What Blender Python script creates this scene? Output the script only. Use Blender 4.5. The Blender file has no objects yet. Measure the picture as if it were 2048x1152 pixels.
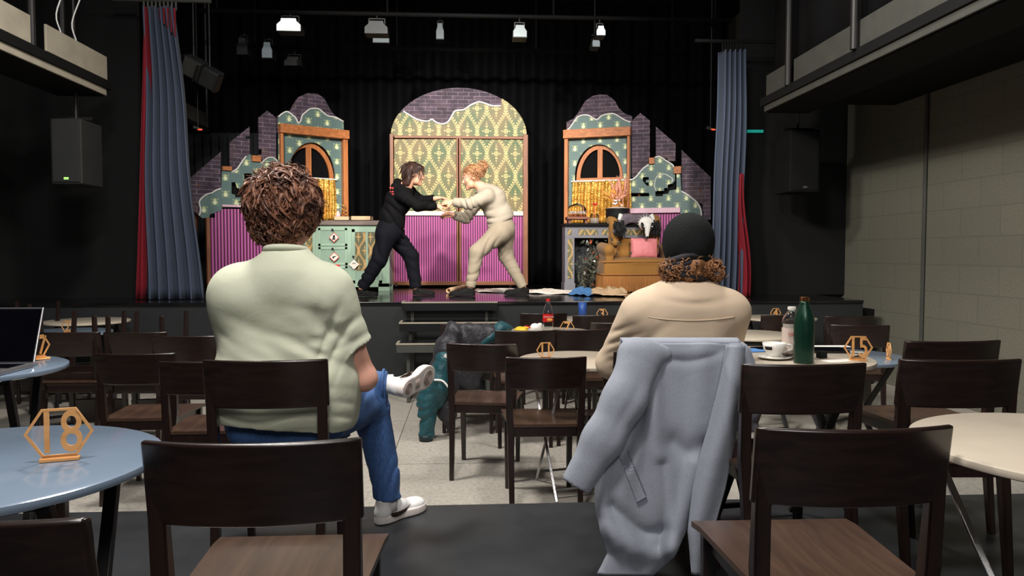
import bpy, bmesh, math, random
import numpy as np
from mathutils import Vector, Matrix
random.seed(7); np.random.seed(7)
scn = bpy.context.scene
C = scn.collection
PI = math.pi
# ------------------------------------------------------------ camera
EYE = Vector((0, 0, 1.354))
FPX = 1500.0
YAW = math.atan(89/FPX); PITCH = math.atan(69/FPX)
cd = bpy.data.cameras.new('camera'); cam = bpy.data.objects.new('camera', cd); C.objects.link(cam)
cam.location = EYE; cam.rotation_euler = (PI/2-PITCH, 0, -YAW)
cd.lens = FPX/2048*36; cd.sensor_width = 36; cd.clip_start = .05; cd.clip_end = 60
scn.camera = cam
RC = cam.rotation_euler.to_matrix()
def ray(px, py): return RC @ Vector(((px-1024)/FPX, -(py-576)/FPX, -1))
def P(px, py, Y):
    d = ray(px, py); return EYE + d*(Y/d.y)
def G(px, py, z):
    d = ray(px, py); return EYE + d*((z-EYE.z)/d.z)
def V(*a): return Vector(a)
# ------------------------------------------------------------ tagging
def tag(o, label=None, cat=None, group=None, kind=None):
    if label: o['label'] = label
    if cat: o['category'] = cat
    if group: o['group'] = group
    if kind: o['kind'] = kind
    return o
def thing(name, label, cat, loc=(0,0,0), rz=0, group=None):
    o = bpy.data.objects.new(name, None); C.objects.link(o); o.empty_display_size = .1
    o.location = loc; o.rotation_euler = (0, 0, rz)
    return tag(o, label, cat, group)
def copy_tree(o, parent=None):
    c = o.copy(); C.objects.link(c)
    if parent: c.parent = parent
    for ch in list(o.children): copy_tree(ch, c)
    return c
def link_mesh(name, me, m, parent=None, world=True, smooth=True):
    if m:
        for mm in (m if isinstance(m, (list, tuple)) else [m]): me.materials.append(mm)
    if parent is not None and world:
        off = Vector(parent.location); q = parent.parent
        while q is not None: off += Vector(q.location); q = q.parent
        me.transform(Matrix.Translation(-off))
    if smooth and len(me.polygons):
        me.polygons.foreach_set('use_smooth', [True]*len(me.polygons))
    me.update()
    o = bpy.data.objects.new(name, me); C.objects.link(o)
    if parent is not None: o.parent = parent
    return o
def lerp(a, b, t): return a+(b-a)*t
def interp(pts, t):
    """pts: list of (t, value) -> piecewise linear"""
    if t <= pts[0][0]: return pts[0][1]
    for (a, va), (b, vb) in zip(pts, pts[1:]):
        if t <= b: return va+(vb-va)*(t-a)/(b-a)
    return pts[-1][1]
def smooth_path(pts, n):
    """catmull-rom through pts, n samples per segment"""
    p = [Vector(a) for a in pts]; p = [p[0]*2-p[1]]+p+[p[-1]*2-p[-2]]
    out = []
    for i in range(1, len(p)-2):
        for k in range(n):
            t = k/n; a, b, c, d = p[i-1], p[i], p[i+1], p[i+2]
            out.append(.5*((2*b)+(c-a)*t+(2*a-5*b+4*c-d)*t*t+(3*b-a-3*c+d)*t**3))
    out.append(p[-2]); return out
# ------------------------------------------------------------ mesh builder
class MB:
    def __init__(s): s.bm = bmesh.new(); s.mi = 0
    def _new(s, faces):
        for f in faces: f.material_index = s.mi
    def box(s, c, size, R=None, bev=0.0, seg=2):
        M = Matrix.Translation(Vector(c)) @ (R.to_4x4() if R else Matrix.Identity(4)) @ Matrix.Diagonal((*size, 1))
        r = bmesh.ops.create_cube(s.bm, size=1, matrix=M); vs = r['verts']
        fs = list({f for v in vs for f in v.link_faces})
        s._new(fs)
        if bev:
            es = list({e for v in vs for e in v.link_edges})
            r = bmesh.ops.bevel(s.bm, geom=es, offset=bev, segments=seg, affect='EDGES', profile=.5)
            s._new(r['faces'])
        return s
    def bb(s, x0, x1, y0, y1, z0, z1, bev=0.0):
        return s.box(((x0+x1)/2, (y0+y1)/2, (z0+z1)/2), (abs(x1-x0), abs(y1-y0), abs(z1-z0)), None, bev)
    def bar(s, a, b, w, d, w2=None, d2=None, up=V(0,1,0), bev=0.0):
        """rectangular tapered bar from a to b"""
        a = Vector(a); b = Vector(b); w2 = w2 or w; d2 = d2 or d
        t = (b-a).normalized(); x = t.cross(up)
        if x.length < 1e-4: x = t.cross(V(1,0,0))
        x.normalize(); y = x.cross(t).normalized()
        vs = []
        for p, ww, dd in ((a, w, d), (b, w2, d2)):
            for sx, sy in ((-1,-1),(1,-1),(1,1),(-1,1)):
                vs.append(s.bm.verts.new(p+x*sx*ww/2+y*sy*dd/2))
        fs = [s.bm.faces.new([vs[i] for i in q]) for q in ((3,2,1,0),(4,5,6,7),(0,1,5,4),(1,2,6,5),(2,3,7,6),(3,0,4,7))]
        s._new(fs)
        if bev:
            es = list({e for v in vs for e in v.link_edges})
            r = bmesh.ops.bevel(s.bm, geom=es, offset=bev, segments=2, affect='EDGES', profile=.5); s._new(r['faces'])
        return s
    def tube(s, pts, r, sides=8, cap=True, flat=1.0, closed=False, up=None):
        pts = [Vector(p) for p in pts]; n = len(pts)
        rr = r if hasattr(r, '__len__') else [r]*n
        up = Vector(up) if up is not None else None
        rings = []; prev = None
        for i, p in enumerate(pts):
            if closed: t = pts[(i+1) % n]-pts[i-1]
            else: t = pts[min(i+1, n-1)]-pts[max(i-1, 0)]
            t.normalize()
            if up is not None: x = t.cross(up)
            elif prev is None:
                x = t.cross(V(0,0,1))
                if x.length < .1: x = t.cross(V(1,0,0))
            else: x = prev - t*prev.dot(t)
            if x.length < 1e-5: x = t.orthogonal()
            x.normalize(); prev = x; y = t.cross(x)
            rings.append([s.bm.verts.new(p+(x*math.cos(2*PI*k/sides)+y*flat*math.sin(2*PI*k/sides))*rr[i]) for k in range(sides)])
        fs = []
        for i in range(n if closed else n-1):
            a = rings[i]; b = rings[(i+1) % n]
            for k in range(sides):
                fs.append(s.bm.faces.new((a[k], a[(k+1) % sides], b[(k+1) % sides], b[k])))
        if cap and not closed:
            fs.append(s.bm.faces.new(rings[0][::-1])); fs.append(s.bm.faces.new(rings[-1]))
        s._new(fs); return s
    def cyl(s, a, b, r, r2=None, sides=24): return s.tube([a, b], [r, r if r2 is None else r2], sides)
    def lathe(s, prof, c=(0,0,0), seg=32, R=None):
        c = Vector(c); rings = []
        for r, z in prof:
            if r < 1e-5:
                v = V(0,0,z); rings.append([s.bm.verts.new(c+(R@v if R else v))])
            else:
                ring = []
                for k in range(seg):
                    a = 2*PI*k/seg; v = V(r*math.cos(a), r*math.sin(a), z)
                    ring.append(s.bm.verts.new(c+(R@v if R else v)))
                rings.append(ring)
        fs = []
        for A, B in zip(rings, rings[1:]):
            for k in range(seg):
                k2 = (k+1) % seg
                if len(A) == 1 and len(B) == 1: continue
                if len(A) == 1: fs.append(s.bm.faces.new((A[0], B[k2], B[k])))
                elif len(B) == 1: fs.append(s.bm.faces.new((A[k], A[k2], B[0])))
                else: fs.append(s.bm.faces.new((A[k], A[k2], B[k2], B[k])))
        s._new(fs); return s
    def ball(s, c, r, R=None, seg=16):
        r = r if hasattr(r, '__len__') else (r, r, r)
        M = Matrix.Translation(Vector(c)) @ (R.to_4x4() if R else Matrix.Identity(4)) @ Matrix.Diagonal((*r, 1))
        q = bmesh.ops.create_uvsphere(s.bm, u_segments=seg, v_segments=max(6, seg//2), radius=1, matrix=M)
        s._new({f for v in q['verts'] for f in v.link_faces}); return s
    def sheet(s, f, nu, nv, th, side=None):
        """solid shell over the surface f(u,v); th thickness along normal (or along side vector)"""
        g = [[Vector(f(i/nu, j/nv)) for j in range(nv+1)] for i in range(nu+1)]
        A = []; B = []
        for i in range(nu+1):
            ra = []; rb = []
            for j in range(nv+1):
                if side is not None: n = Vector(side)
                else:
                    du = g[min(i+1, nu)][j]-g[max(i-1, 0)][j]; dv = g[i][min(j+1, nv)]-g[i][max(j-1, 0)]
                    n = du.cross(dv); n = n.normalized() if n.length > 1e-9 else V(0,0,1)
                t = th(i/nu, j/nv) if callable(th) else th
                ra.append(s.bm.verts.new(g[i][j])); rb.append(s.bm.verts.new(g[i][j]-n*t))
            A.append(ra); B.append(rb)
        fs = []; F = s.bm.faces.new
        for i in range(nu):
            for j in range(nv):
                fs.append(F((A[i][j], A[i+1][j], A[i+1][j+1], A[i][j+1])))
                fs.append(F((B[i][j], B[i][j+1], B[i+1][j+1], B[i+1][j])))
        for i in range(nu):
            fs.append(F((A[i+1][0], A[i][0], B[i][0], B[i+1][0]))); fs.append(F((A[i][nv], A[i+1][nv], B[i+1][nv], B[i][nv])))
        for j in range(nv):
            fs.append(F((A[0][j], A[0][j+1], B[0][j+1], B[0][j]))); fs.append(F((A[nu][j+1], A[nu][j], B[nu][j], B[nu][j+1])))
        s._new(fs); return s
    def prism(s, poly, a, b):
        """extrude a polygon (list of 3D points) from offset a to offset b (vectors)"""
        a = Vector(a); b = Vector(b)
        A = [s.bm.verts.new(Vector(p)+a) for p in poly]; B = [s.bm.verts.new(Vector(p)+b) for p in poly]
        fs = [s.bm.faces.new(A), s.bm.faces.new(B[::-1])]
        n = len(poly)
        for i in range(n): fs.append(s.bm.faces.new((A[i], B[i], B[(i+1) % n], A[(i+1) % n])))
        s._new(fs); return s
    def build(s, name, m, parent=None, world=True, smooth=False, auto=None):
        bmesh.ops.recalc_face_normals(s.bm, faces=s.bm.faces[:])
        me = bpy.data.meshes.new(name)
        s.bm.to_mesh(me); s.bm.free()
        if auto is not None:
            smooth = True
        o = link_mesh(name, me, m, parent, world, smooth)
        if auto is not None:
            me.set_sharp_from_angle(angle=math.radians(auto))
        return o
def flat(name, polys, Y, thick, m, parent, px=True, holes=()):
    """cut-out board standing on plane y=Y: outlines (pixels or (x,z)) filled with holes and given thickness towards the audience"""
    cu = bpy.data.curves.new(name, 'CURVE'); cu.dimensions = '2D'; cu.fill_mode = 'BOTH'; cu.extrude = thick/2
    for poly in polys:
        sp = cu.splines.new('POLY'); sp.points.add(len(poly)-1)
        for i, q in enumerate(poly):
            if px: w = P(q[0], q[1], Y); x, z = w.x, w.z
            else: x, z = q
            sp.points[i].co = (x, z, 0, 1)
        sp.use_cyclic_u = True
    o = bpy.data.objects.new(name, cu)
    me = bpy.data.meshes.new_from_object(o)
    bpy.data.objects.remove(o); 
    me.materials.clear()
    me.transform(Matrix.Translation((0, Y-thick/2, 0)) @ Matrix.Rotation(PI/2, 4, 'X'))
    return link_mesh(name, me, m, parent, True, False)
def text_mesh(name, body, size, M, m, parent, extrude=.001, offset=0.0, align='CENTER', world=True, scale=(1,1)):
    cu = bpy.data.curves.new(name, 'FONT'); cu.body = body; cu.size = size; cu.extrude = extrude; cu.offset = offset
    cu.align_x = align; cu.align_y = 'CENTER'
    o = bpy.data.objects.new(name, cu); me = bpy.data.meshes.new_from_object(o); bpy.data.objects.remove(o)
    me.materials.clear(); me.transform(M @ Matrix.Diagonal((scale[0], scale[1], 1, 1)))
    return link_mesh(name, me, m, parent, world, False)
# ------------------------------------------------------------ implicit surfaces
class SDF:
    def __init__(s, lo, hi, h):
        s.lo = np.array(lo, float); s.h = h
        s.n = [int(math.ceil((hi[i]-lo[i])/h))+1 for i in range(3)]
        s.ax = [s.lo[i]+h*np.arange(s.n[i]) for i in range(3)]
        s.V = np.full(s.n, .08, np.float32)
    def _w(s, lo, hi, m):
        sl = []
        for i in range(3):
            a = int(max(0, math.floor((lo[i]-m-s.lo[i])/s.h))); b = int(min(s.n[i], math.ceil((hi[i]+m-s.lo[i])/s.h)+1))
            if b <= a: return None
            sl.append(slice(a, b))
        return tuple(sl), s.ax[0][sl[0]][:, None, None], s.ax[1][sl[1]][None, :, None], s.ax[2][sl[2]][None, None, :]
    def _b(s, sl, d, k):
        v = s.V[sl]
        if k > 0:
            hh = np.maximum(k-np.abs(v-d), 0)/k
            s.V[sl] = np.minimum(v, d)-hh*hh*k*.25
        else: s.V[sl] = np.minimum(v, d)
    def cap(s, a, b, ra, rb=None, k=.02, sq=None):
        rb = ra if rb is None else rb
        a = np.array(a, float); b = np.array(b, float); m = max(ra, rb)
        w = s._w(np.minimum(a, b)-m, np.maximum(a, b)+m, k+.03)
        if w is None: return s
        sl, X, Y, Z = w
        ab = b-a; L = float(ab@ab)+1e-12
        t = np.clip(((X-a[0])*ab[0]+(Y-a[1])*ab[1]+(Z-a[2])*ab[2])/L, 0, 1)
        dx = X-a[0]-t*ab[0]; dy = Y-a[1]-t*ab[1]; dz = Z-a[2]-t*ab[2]
        f = 1
        if sq:
            n = np.array(sq[0], float); n /= np.linalg.norm(n); q = (dx*n[0]+dy*n[1]+dz*n[2])*(sq[1]-1)
            dx = dx+q*n[0]; dy = dy+q*n[1]; dz = dz+q*n[2]
        d = np.sqrt(dx*dx+dy*dy+dz*dz)-(ra+t*(rb-ra))
        s._b(sl, d, k); return s
    def _ell(s, c, r, R, mar):
        m = max(r); c = np.array(c, float)
        w = s._w(c-m, c+m, mar)
        if w is None: return None
        sl, X, Y, Z = w
        x = X-c[0]; y = Y-c[1]; z = Z-c[2]
        if R is not None:
            q = [R.col[i] for i in range(3)]
            x, y, z = [x*v[0]+y*v[1]+z*v[2] for v in q]
        k0 = np.sqrt((x/r[0])**2+(y/r[1])**2+(z/r[2])**2)+1e-9
        k1 = np.sqrt((x/r[0]**2)**2+(y/r[1]**2)**2+(z/r[2]**2)**2)+1e-9
        return sl, k0*(k0-1)/k1
    def ell(s, c, r, R=None, k=.02):
        q = s._ell(c, r, R, k+.03)
        if q: s._b(q[0], q[1], k)
        return s
    def sub(s, c, r, R=None, k=.01):
        q = s._ell(c, r, R, k+.03)
        if q:
            v = s.V[q[0]]; d = -q[1]; hh = np.maximum(k-np.abs(v-d), 0)/k
            s.V[q[0]] = np.maximum(v, d)+hh*hh*k*.25
        return s
    def rbox(s, c, hs, r, R=None, k=.02):
        c = np.array(c, float); m = float(np.linalg.norm(hs))+r
        w = s._w(c-m, c+m, k+.02)
        if w is None: return s
        sl, X, Y, Z = w
        x = X-c[0]; y = Y-c[1]; z = Z-c[2]
        if R is not None:
            q = [R.col[i] for i in range(3)]
            x, y, z = [x*v[0]+y*v[1]+z*v[2] for v in q]
        qx = np.abs(x)-hs[0]+r+0*y+0*z; qy = np.abs(y)-hs[1]+r+0*x+0*z; qz = np.abs(z)-hs[2]+r+0*x+0*y
        d = np.sqrt(np.maximum(qx, 0)**2+np.maximum(qy, 0)**2+np.maximum(qz, 0)**2)+np.minimum(np.maximum(qx, np.maximum(qy, qz)), 0)-r
        s._b(sl, d, k); return s
    def cut(s, p, n, mask=None):
        """remove everything on the side the normal points to"""
        p = np.array(p, float); n = np.array(n, float); n /= np.linalg.norm(n)
        X = s.ax[0][:, None, None]; Y = s.ax[1][None, :, None]; Z = s.ax[2][None, None, :]
        d = (X-p[0])*n[0]+(Y-p[1])*n[1]+(Z-p[2])*n[2]
        s.V = np.maximum(s.V, d.astype(np.float32)); return s
    def cut_near(s, p, n, rad):
        p = np.array(p, float); n = np.array(n, float); n /= np.linalg.norm(n)
        w = s._w(p-rad, p+rad, 0)
        if w is None: return s
        sl, X, Y, Z = w
        x = X-p[0]; y = Y-p[1]; z = Z-p[2]
        d = x*n[0]+y*n[1]+z*n[2]; rr = np.sqrt(x*x+y*y+z*z)-rad
        d = np.minimum(d, -rr)
        s.V[sl] = np.maximum(s.V[sl], d); return s
    def merge(s, o, k=.03):
        hh = np.maximum(k-np.abs(s.V-o.V), 0)/k
        s.V = np.where((s.V > .075) & (o.V > .075), s.V, np.minimum(s.V, o.V)-hh*hh*k*.25).astype(np.float32); return s
    def disp(s, fn):
        X = s.ax[0][:, None, None]; Y = s.ax[1][None, :, None]; Z = s.ax[2][None, None, :]
        s.V = (s.V+fn(X, Y, Z)).astype(np.float32); return s
    def mesh(s, name, m, parent=None, world=True):
        V_ = s.V.copy()
        V_[0] = V_[-1] = .05; V_[:, 0] = V_[:, -1] = .05; V_[:, :, 0] = V_[:, :, -1] = .05
        ins = V_ < 0; n = V_.shape
        cnt = np.zeros([k-1 for k in n], np.int8)
        for dx in (0, 1):
            for dy in (0, 1):
                for dz in (0, 1): cnt += ins[dx:n[0]-1+dx, dy:n[1]-1+dy, dz:n[2]-1+dz]
        act = (cnt > 0) & (cnt < 8)
        I, J, K = np.nonzero(act); N = len(I)
        idx = np.full(act.shape, -1, np.int64); idx[I, J, K] = np.arange(N)
        pos = np.zeros((N, 3)); num = np.zeros(N)
        for ax in range(3):
            o1, o2 = [k for k in range(3) if k != ax]
            for a in (0, 1):
                for b in (0, 1):
                    off = [0, 0, 0]; off[o1] = a; off[o2] = b
                    off2 = list(off); off2[ax] = 1
                    v0 = V_[I+off[0], J+off[1], K+off[2]]; v1 = V_[I+off2[0], J+off2[1], K+off2[2]]
                    mk = (v0 < 0) != (v1 < 0)
                    t = np.where(mk, v0/np.where(mk, v0-v1, 1), 0)
                    p = np.zeros((N, 3)); p[:, o1] = a; p[:, o2] = b; p[:, ax] = t
                    pos += p*mk[:, None]; num += mk
        pos = pos/num[:, None]+np.stack([I, J, K], 1); pos = s.lo+pos*s.h
        quads = []
        for ax in range(3):
            o1, o2 = (ax+1) % 3, (ax+2) % 3
            sl0 = [slice(None)]*3; sl1 = [slice(None)]*3
            sl0[ax] = slice(0, n[ax]-1); sl1[ax] = slice(1, n[ax])
            a = ins[tuple(sl0)]; b = ins[tuple(sl1)]
            E = np.nonzero(a != b); fl = a[E]
            E = [e.copy() for e in E]
            def cell(d1, d2):
                q = list(E); q[o1] = q[o1]-d1; q[o2] = q[o2]-d2; return idx[q[0], q[1], q[2]]
            Q = np.stack([cell(1, 1), cell(0, 1), cell(0, 0), cell(1, 0)], 1)
            Q[~fl] = Q[~fl][:, ::-1]; quads.append(Q)
        Q = np.concatenate(quads); Q = Q[(Q >= 0).all(1)]
        me = bpy.data.meshes.new(name)
        me.vertices.add(N); me.vertices.foreach_set('co', pos.astype(np.float32).ravel())
        me.loops.add(len(Q)*4); me.loops.foreach_set('vertex_index', Q.astype(np.int32).ravel())
        me.polygons.add(len(Q)); me.polygons.foreach_set('loop_start', np.arange(len(Q), dtype=np.int32)*4)
        me.update(calc_edges=True); me.validate()
        return link_mesh(name, me, m, parent, world, True)
def wav(seed, f, n=5, sc=(1, 1, 1)):
    """smooth pseudo noise, about -1..1, with wave number f per metre"""
    rs = np.random.RandomState(seed); k = rs.normal(size=(n, 3)); k /= np.linalg.norm(k, axis=1)[:, None]
    k *= f*2*PI*rs.uniform(.6, 1.4, (n, 1)); k *= np.array(sc); ph = rs.uniform(0, 6.28, n)
    def g(X, Y, Z):
        r = 0
        for i in range(n): r = r+np.sin(k[i, 0]*X+k[i, 1]*Y+k[i, 2]*Z+ph[i])
        return r/math.sqrt(n)/1.2
    return g
def fold(along, f, amp, c, rad, seed=1, sharp=2.0):
    """creases that run in direction `along` (world), f per metre, fading away from c"""
    a = Vector(along).normalized(); u = a.cross(V(0,1,0)).normalized(); w = wav(seed, 2.2)
    w2 = wav(seed+9, 3.0)
    def g(X, Y, Z):
        q = (X-c[0])*u.x+(Y-c[1])*u.y+(Z-c[2])*u.z
        q = q+.05*w(X, Y, Z)
        m = np.exp(-(((X-c[0])/rad[0])**2+((Y-c[1])/rad[1])**2+((Z-c[2])/rad[2])**2))
        s_ = (.5+.5*np.cos(2*PI*f*q))**sharp
        return amp*m*(s_*1.2-.35)*np.maximum(.15, .55+.75*w2(X, Y, Z))
    return g
# ------------------------------------------------------------ materials
def lin(c): c /= 255; return c/12.92 if c <= .04045 else ((c+.055)/1.055)**2.4
def col(r, g, b): return (lin(r), lin(g), lin(b), 1)
class X:
    """shader maths on sockets"""
    def __init__(s, nt, v): s.nt = nt; s.v = v
    def m(s, op, *a, clamp=False):
        n = s.nt.nodes.new('ShaderNodeMath'); n.operation = op; n.use_clamp = clamp
        for i, q in enumerate((s,)+a):
            q = q.v if isinstance(q, X) else q
            if isinstance(q, (int, float)): n.inputs[i].default_value = q
            else: s.nt.links.new(q, n.inputs[i])
        return X(s.nt, n.outputs[0])
    def __add__(s, o): return s.m('ADD', o)
    def __sub__(s, o): return s.m('SUBTRACT', o)
    def __mul__(s, o): return s.m('MULTIPLY', o)
    def __truediv__(s, o): return s.m('DIVIDE', o)
    def sin(s): return s.m('SINE')
    def cos(s): return s.m('COSINE')
    def abs(s): return s.m('ABSOLUTE')
    def sqrt(s): return s.m('SQRT')
    def frac(s): return s.m('FRACT')
    def floor(s): return s.m('FLOOR')
    def lt(s, o): return s.m('LESS_THAN', o)
    def gt(s, o): return s.m('GREATER_THAN', o)
    def mx(s, o): return s.m('MAXIMUM', o)
    def mn(s, o): return s.m('MINIMUM', o)
    def at2(s, o): return s.m('ARCTAN2', o)
def newmat(name):
    m = bpy.data.materials.new(name); m.use_nodes = True; nt = m.node_tree
    return m, nt, nt.nodes['Principled BSDF']
def coords(nt, scale=None):
    tc = nt.nodes.new('ShaderNodeTexCoord'); o = tc.outputs['Object']
    if scale:
        mp = nt.nodes.new('ShaderNodeMapping'); mp.inputs['Scale'].default_value = scale; nt.links.new(o, mp.inputs[0]); o = mp.outputs[0]
    return o
def xyz(nt, o=None):
    sp = nt.nodes.new('ShaderNodeSeparateXYZ'); nt.links.new(o or coords(nt), sp.inputs[0])
    return [X(nt, sp.outputs[i]) for i in range(3)]
def noise(nt, vec, scale, detail=4, rough=.55, dist=0):
    n = nt.nodes.new('ShaderNodeTexNoise'); n.inputs['Scale'].default_value = scale; n.inputs['Detail'].default_value = detail
    n.inputs['Roughness'].default_value = rough; n.inputs['Distortion'].default_value = dist
    nt.links.new(vec, n.inputs['Vector']); return n.outputs['Fac']
def mix(nt, fac, a, b):
    n = nt.nodes.new('ShaderNodeMix'); n.data_type = 'RGBA'
    for i, q in ((0, fac), (6, a), (7, b)):
        q = q.v if isinstance(q, X) else q
        if isinstance(q, (int, float, tuple)): n.inputs[i].default_value = q
        else: nt.links.new(q, n.inputs[i])
    return n.outputs[2]
def ramp(nt, fac, a, b):
    n = nt.nodes.new('ShaderNodeMapRange'); n.inputs[1].default_value = a; n.inputs[2].default_value = b
    nt.links.new(fac.v if isinstance(fac, X) else fac, n.inputs[0]); return n.outputs[0]
def bump(nt, bsdf, h, strength=.3, dist=.01):
    b = nt.nodes.new('ShaderNodeBump'); b.inputs['Strength'].default_value = strength; b.inputs['Distance'].default_value = dist
    nt.links.new(h.v if isinstance(h, X) else h, b.inputs['Height']); nt.links.new(b.outputs[0], bsdf.inputs['Normal'])
def pm(name, c, rough=.6, metal=0, var=.12, scale=6, bmp=.1, bscale=60, bdist=.002, stretch=(1,1,1), sheen=0, spec=.5, trans=0, coat=0, sss=0):
    m, nt, b = newmat(name); co = coords(nt, stretch)
    f = ramp(nt, noise(nt, co, scale, 5), .3, .7)
    lo = tuple(x*(1-var) for x in c[:3])+(1,); hi = tuple(min(1, x*(1+var)) for x in c[:3])+(1,)
    nt.links.new(mix(nt, f, lo, hi), b.inputs['Base Color'])
    b.inputs['Roughness'].default_value = rough; b.inputs['Metallic'].default_value = metal
    b.inputs['Specular IOR Level'].default_value = spec
    if sheen: b.inputs['Sheen Weight'].default_value = sheen; b.inputs['Sheen Roughness'].default_value = .5
    if trans: b.inputs['Transmission Weight'].default_value = trans
    if coat: b.inputs['Coat Weight'].default_value = coat; b.inputs['Coat Roughness'].default_value = .15
    if sss: b.inputs['Subsurface Weight'].default_value = sss; b.inputs['Subsurface Radius'].default_value = (.02,.008,.004)
    if bmp: bump(nt, b, noise(nt, co, bscale, 3), bmp, bdist)
    return m
def emis(name, c, st):
    m, nt, b = newmat(name); b.inputs['Base Color'].default_value = c
    b.inputs['Emission Color'].default_value = c; b.inputs['Emission Strength'].default_value = st; return m
def woodmat(name, c1, c2, rough=.35, axis='y', gs=1.0, coat=.3):
    m, nt, b = newmat(name)
    st = {'y': (14*gs, 1.2*gs, 14*gs), 'x': (1.2*gs, 14*gs, 14*gs), 'z': (14*gs, 14*gs, 1.2*gs)}[axis]
    co = coords(nt, st); n = noise(nt, co, 2.2, 6, .6, .8)
    nt.links.new(mix(nt, ramp(nt, n, .35, .65), c1, c2), b.inputs['Base Color'])
    b.inputs['Roughness'].default_value = rough; b.inputs['Coat Weight'].default_value = coat; b.inputs['Coat Roughness'].default_value = .25
    bump(nt, b, n, .12, .002); return m
def beetle_mat():
    m, nt, b = newmat('beetle_wallpaper'); x, y, z = xyz(nt)
    nz = noise(nt, coords(nt), 3, 4)
    def cell(ox, oz):
        u = (((x+ox)/.215).frac()-.5)*.215; w = (((z+oz)/.20).frac()-.5)*.20
        a = u.abs()
        body = (a/.022)*(a/.022)+((w+.004)/.031)*((w+.004)/.031)
        head = (a/.013)*(a/.013)+((w-.032)/.012)*((w-.032)/.012)
        shape = body.lt(1).mx(head.lt(1))
        leg = None
        for sl, off, lo, hi in ((.9, .012, .01, .036), (-.05, -.002, .01, .041), (-.95, -.004, .01, .037), (1.9, -.034, .026, .038)):
            q = (w-a*sl-off).abs().lt(.0036)*a.lt(hi)*a.gt(lo)
            leg = q if leg is None else leg.mx(q)
        inner = (a/.014)*(a/.014)+((w+.006)/.021)*((w+.006)/.021)
        return shape, leg, inner.lt(1)
    s1, l1, i1 = cell(0, 0); s2, l2, i2 = cell(.1075, .10)
    base = mix(nt, nz, col(88,112,112), col(104,130,126))
    c = mix(nt, l1.mx(l2), base, col(172,190,146)); c = mix(nt, s1.mx(s2), c, col(196,208,150)); c = mix(nt, i1.mx(i2), c, col(232,236,204))
    nt.links.new(c, b.inputs['Base Color']); b.inputs['Roughness'].default_value = .55; return m
def damask_mat(name='damask_wallpaper', W=.265, H=.62, g1=(84,104,60), g2=(128,112,70), gold=(238,202,134)):
    m, nt, b = newmat(name); x, y, z = xyz(nt)
    u = x/W; v = z/H
    c = (v*2*PI).cos()*.25+.25
    t1 = (u-c+.5).frac()-.5; t2 = (u+c+.5).frac()-.5
    a1 = t1.abs()*W; a2 = t2.abs()*W; net = a1.mn(a2)                   # metres to the ogee line
    kk = .265/W; a1 = a1*kk; a2 = a2*kk
    l1 = ((v*19-a1*26).frac()-.5).abs()+a1*7
    l2 = ((v*19-a2*26).frac()-.5).abs()+a2*7
    band = (l1.lt(.34)*a1.lt(.030)*a1.gt(.0025)).mx(l2.lt(.34)*a2.lt(.030)*a2.gt(.0025))
    def flower(ou, ov, R, buds=True):
        R = R*W/.265
        fu = ((u+ou+.5).frac()-.5)*W; fv = ((v+ov+.5).frac()-.5)*H
        r = (fu*fu+fv*fv).sqrt(); a = fv.at2(fu)
        pet = ((a*4).cos().abs()*.35+.65)*R
        out = r.lt(pet)*r.gt(pet*.62); dot = r.lt(R*.32)
        mk = out.mx(dot)
        if buds:
            for k, q in ((1.75, .62), (2.75, .42), (3.5, .25)):
                d = fu.abs()*1.1+(fv.abs()-R*k).abs(); mk = mk.mx(d.lt(R*q)*(fu.abs().gt(R*.07)))
            d = (fu.abs()-R*1.45).abs()+fv.abs(); mk = mk.mx(d.lt(R*.35))
        return mk
    f = flower(0, 0, .036).mx(flower(.5, .5, .036)).mx(flower(.5, 0, .020, False)).mx(flower(0, .5, .020, False))
    for sx in (.25, .75):
        for sv in (.25, .75): f = f.mx(flower(sx, sv, .001))
    w_ = ((v*2*PI*2).sin()*.05)
    nz = noise(nt, coords(nt), 2.2, 4)
    base = mix(nt, ramp(nt, nz, .42, .58), col(*g1), col(*g2))
    nt.links.new(mix(nt, band.mx(f), base, col(*gold)), b.inputs['Base Color'])
    b.inputs['Roughness'].default_value = .5; return m
def vine_mat():
    m, nt, b = newmat('gold_vine_panel'); x, y, z = xyz(nt)
    c = (z*26).sin()*.022; d = ((x/.12).frac()-.5)*.12
    t1 = (d-c).abs(); t2 = (d+c).abs(); net = t1.mn(t2)
    leaf = ((z*34+net*30).frac()-.5).abs().lt(.30)
    mask = (net.lt(.016)*leaf).mx(net.lt(.003))
    nt.links.new(mix(nt, mask, col(84,88,60), col(206,158,92)), b.inputs['Base Color']); b.inputs['Roughness'].default_value = .5; return m
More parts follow.
